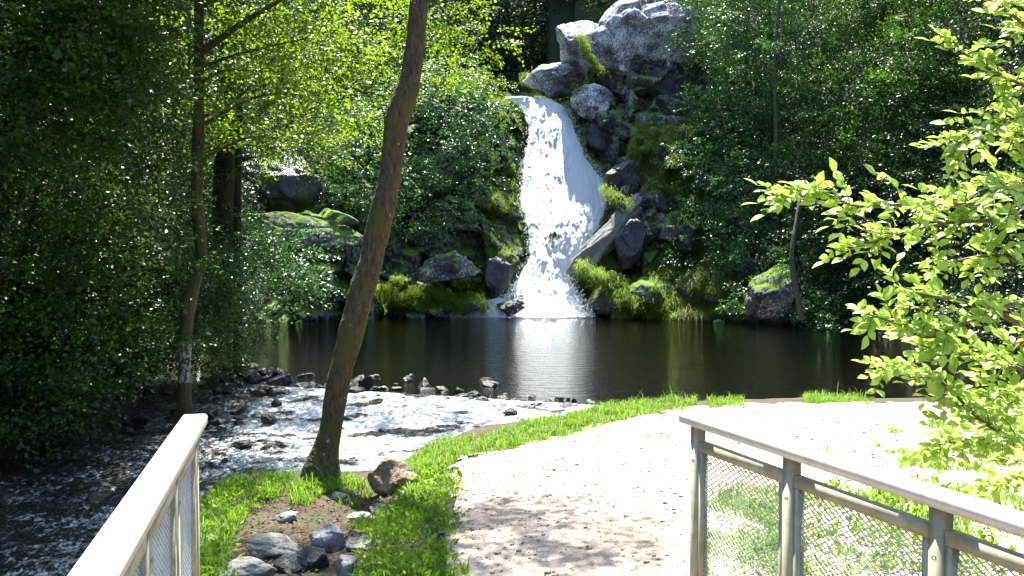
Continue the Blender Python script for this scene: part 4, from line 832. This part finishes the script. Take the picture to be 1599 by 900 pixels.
STEMS = [  # main boughs (pixel, pixel, depth), radius, shoot density
 [(1780, 420, 4.3), (1600, 300, 3.9), (1520, 318, 3.8), (1430, 318, 3.7), (1340, 322, 3.7), (1270, 300, 3.7), (1215, 316, 3.7)],
 [(1640, 350, 4.0), (1560, 345, 3.9), (1470, 350, 3.9), (1390, 370, 3.8), (1310, 395, 3.8)],
 [(1800, 300, 4.4), (1660, 170, 4.1), (1590, 130, 4.0), (1530, 100, 4.0), (1490, 70, 4.0)],
 [(1640, 90, 4.1), (1600, 40, 4.0), (1560, 10, 4.0), (1520, -20, 4.0)],
 [(1760, 320, 4.3), (1620, 200, 4.1), (1560, 190, 4.0), (1510, 215, 4.0), (1480, 240, 4.0)],
 [(1760, 540, 4.2), (1599, 478, 3.9), (1520, 500, 3.8), (1450, 527, 3.8), (1400, 505, 3.8), (1352, 490, 3.8)],
 [(1560, 490, 3.9), (1500, 470, 3.9), (1440, 460, 3.9), (1390, 445, 3.9)],
 [(1700, 450, 4.2), (1600, 410, 4.0), (1540, 400, 4.0), (1480, 410, 4.0)],
 [(1780, 760, 4.3), (1599, 692, 4.0), (1530, 655, 4.0), (1480, 605, 3.95), (1430, 580, 3.9), (1380, 582, 3.9)],
 [(1700, 640, 4.3), (1600, 580, 4.1), (1540, 560, 4.1), (1480, 550, 4.0), (1440, 540, 4.0)],
 [(1760, 800, 4.4), (1640, 720, 4.2), (1560, 690, 4.2), (1490, 690, 4.2), (1450, 700, 4.2)],
 [(1700, 720, 4.4), (1620, 650, 4.3), (1560, 620, 4.2), (1510, 630, 4.2)],
 [(1720, 560, 4.4), (1640, 520, 4.3), (1590, 540, 4.2), (1550, 600, 4.2)], [(1780, 250, 4.5), (1660, 60, 4.4), (1620, 20, 4.4), (1580, 60, 4.3)], [(1750, 380, 4.5), (1650, 250, 4.4), (1600, 200, 4.3), (1570, 240, 4.3)],
 [(1760, 780, 4.6), (1650, 690, 4.8), (1600, 650, 4.9), (1540, 640, 5.0)], [(1780, 780, 4.5), (1680, 740, 4.4), (1600, 750, 4.4), (1540, 760, 4.4)], [(1780, 300, 4.5), (1680, 310, 4.3), (1610, 290, 4.2), (1550, 280, 4.1)], [(1760, 780, 4.6), (1650, 730, 4.9), (1590, 720, 5.0), (1530, 720, 5.1)]]
wood = MB(); LP = []
hub = sb + (-.1, 0, .9)
for st in STEMS:
    W = spline([at(*s) for s in st], 40); wood.tube(W, np.linspace(.012, .003, 40), 6)
    wood.tube(spline([sb - (0, 0, .1), hub + rs.normal(0, .15, 3), (hub + W[0]) / 2 + (0, 0, .15), W[0]], 16), np.linspace(.028, .012, 16), 6)
    ln = np.linalg.norm(np.diff(W, axis=0), axis=1).sum(); ns = int(ln / .040)
    for j in range(ns):
        f = (j + rs.random()) / ns; i = min(38, int(f * 39)); a = W[i]; d = unit(W[i + 1] - W[i])
        if f < .12: continue
        s_ = unit(np.cross(d, (0, -.3, 1.))) * (1 if j % 2 else -1); dr = unit(d * .7 + s_ * rs.uniform(.2, .8) + rs.normal(0, .45, 3) + (0, 0, .05)); ln2 = rs.uniform(.09, .24) * (1.15 - .55 * f)
        S2 = spline([a, a + dr * ln2 * .5 + (0, 0, .01), a + dr * ln2 + (0, 0, -.02)], 6); wood.tube(S2, np.linspace(.003, .0012, 6), 4)
        npair = int(ln2 / .032) + 1
        sd2 = unit(np.cross(dr, (rs.normal(0, .3), -.35, 1.)))
        for q in range(npair):
            p = S2[min(5, int((q + .8) / npair * 5))]
            for sg in (-1, 1):
                LP.append((p, dr * .6 + sd2 * sg * .8 + rs.normal(0, .15, 3), np.array((0, -.7, 1.)) + rs.normal(0, .7, 3), rs.uniform(.036, .068)))
        LP.append((S2[-1], dr + rs.normal(0, .1, 3), np.array((0, -.35, 1.)) + rs.normal(0, .3, 3), rs.uniform(.052, .075)))
child('branches', wood.mesh('branches', True), M['twig_pale'], t)
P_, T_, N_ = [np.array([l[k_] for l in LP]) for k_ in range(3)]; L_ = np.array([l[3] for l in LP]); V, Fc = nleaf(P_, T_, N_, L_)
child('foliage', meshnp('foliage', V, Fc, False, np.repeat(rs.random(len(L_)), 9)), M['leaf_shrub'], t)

# ------------------------------------------------------------------ footbridge and railings
steel, nt, b, out = newmat('galvanised_steel'); n = N(nt); g = n('NewGeometry'); P = g.outputs['Position']
c = n.mix(n.ramp(n.noise(P, 14, 5, .65), .35, .65), (.26, .26, .19), (.38, .38, .30)); c = n.mix(n.ramp(n.noise(n.mapping(P, (1, 1, .15)), 45, 4, .6), .55, .75), c, (.30, .27, .18))
n.L(c, b.inputs['Base Color']); b.inputs['Roughness'].default_value = .5; b.inputs['Metallic'].default_value = .1
rail_m = plainmat('weathered_handrail', (.62, .61, .60), .42, .2, 20, .12, .002)
wire_m = plainmat('wire', (.50, .53, .55), .45, .4, 30, .15)
DECK = 1.0
def railing(label, ends, posts, side, hw=.045):
    """ends: far and near point (x, y) of the rail line; posts: depths y of the posts; side: +1 when the deck lies at +x"""
    (x0, y0), (x1, y1) = ends; d = np.array((x1 - x0, y1 - y0, 0.)); Ltot = np.linalg.norm(d); d /= Ltot; s = np.array((d[1], -d[0], 0.)); up = np.array((0, 0, 1.))
    if s[0] * side < 0: s = -s
    p0 = np.array((x0, y0, DECK)); t = thing('railing', label, 'railing', p0)
    def at_s(q, z): return p0 + d * q + up * z
    # handrail: flat top bar with chamfered edges, overshooting the last post
    mb = MB(); prof = [(-hw, 1.008), (-hw, 1.036), (-hw + .008, 1.045), (hw - .008, 1.045), (hw, 1.036), (hw, 1.008)]; k_ = len(prof)
    V = [p0 + d * q + s * a + up * z for q in (-.035, Ltot) for a, z in prof]
    mb.add(V, [(i, (i + 1) % k_, k_ + (i + 1) % k_, k_ + i) for i in range(k_)])
    mb.add(V, [(0, 1, 4, 5), (1, 2, 3, 4), (6, 11, 10, 7), (7, 10, 9, 8)]); child('handrail', mb.mesh('handrail'), rail_m, t)
    qs = [(y0 - y) / (y0 - y1) * Ltot for y in posts]
    w = .024
    for q in qs:
        mb = MB(); mb.box(at_s(q, .47), d * w, s * .020, up * .535); mb.box(at_s(q, -.06), d * .06, s * .04, up * .01)
        po = child('post', mb.mesh('post'), steel, t)
        mb = MB()
        for z in (.86, .12):
            for tt in (-1, 1): mb.tube([at_s(q + tt * .0, z) + s * .019, at_s(q + tt * .0, z) + s * .026], .007, 8)
        child('bolt', mb.mesh('bolt'), wire_m, po)
    for a, b__ in zip(qs[:-1], qs[1:]):
        a_ = a + w + .006; c_ = b__ - w - .006; z0, z1 = .08, .945; fw = .011
        mb = MB(); mb.box(at_s((a_ + c_) / 2, z1 - .02), d * (c_ - a_) / 2, s * .016, up * .02); mb.box(at_s((a_ + c_) / 2, z0), d * (c_ - a_) / 2, s * .014, up * .018)
        for q in (a_ + fw, c_ - fw): mb.box(at_s(q, (z0 + z1) / 2 - .011), d * fw, s * .014, up * ((z1 - z0) / 2 - .03))
        fr = child('panel_frame', mb.mesh('panel_frame'), steel, t)
        mb = MB(); u0, u1, v0, v1 = a_ + 2 * fw, c_ - 2 * fw, z0 + .018, z1 - .04; sl_ = .62; st = .021
        for sg in (1, -1):
            cst = np.arange((v0 - sl_ * u1) if sg > 0 else (v0 + sl_ * u0), (v1 - sl_ * u0) if sg > 0 else (v1 + sl_ * u1), st)
            for cc in cst:
                # line v = sg*sl*u + cc clipped to the panel
                ua, ub = sorted((((v0 - cc) / (sg * sl_)), ((v1 - cc) / (sg * sl_)))); ua = max(ua, u0); ub = min(ub, u1)
                if ub - ua < .004: continue
                A_ = at_s(ua, sg * sl_ * ua + cc); B_ = at_s(ub, sg * sl_ * ub + cc); e = (B_ - A_) / 2; nrm = np.cross(unit(e), s) * .0013
                mb.box((A_ + B_) / 2 + s * (.0012 if sg > 0 else -.0012), e, s * .0011, nrm)
        child('mesh_infill', mb.mesh('mesh_infill'), wire_m, fr)
    return t
yR = lambda D: 2.097 - .364 * D
yL = lambda D: -.435 - .238 * D
railing('right-hand grey metal bridge railing with diamond mesh panels beside the gravel path', [(yR(3.70), 3.70), (yR(-4), -4)], [3.66, 3.09, 2.475, 1.87, 1.26, .65, .04, -.57, -1.2, -1.8, -2.4, -3, -3.6], -1)
railing('left-hand bright metal bridge railing running beside the dark stream', [(yL(3.66), 3.66), (yL(-4), -4)], [3.60, 3.02, 2.44, 1.86, 1.28, .70, .12, -.46, -1.04, -1.62, -2.2, -2.8, -3.4], 1, .05)
wood_m = plainmat('deck_wood', (.22, .17, .12), .8, 0, 8, .3, .004)
fb = thing('footbridge', 'wooden footbridge deck on which the viewer stands between the two railings', 'bridge', (0, 0, 0))
for i, y in enumerate(np.arange(-4, 3.6, .145)):
    mb = MB(); a, b__ = yL(y) - .08, yR(y) + .08; mb.box(((a + b__) / 2, y + .07, DECK - .085), ((b__ - a) / 2, 0, 0), (0, .066, 0), (0, 0, .02)); child('plank', mb.mesh('plank'), wood_m, fb)
for f in (lambda D: yL(D) + .05, lambda D: yR(D) - .05):
    mb = MB(); a = np.array((f(3.6), 3.6, DECK - .21)); c_ = np.array((f(-4), -4, DECK - .21)); mb.box((a + c_) / 2, (c_ - a) / 2, (.05, 0, 0), (0, 0, .1)); child('beam', mb.mesh('beam'), steel, fb)
print('polys', sum(len(o.data.polygons) for o in bpy.data.objects if o.type == 'MESH'))
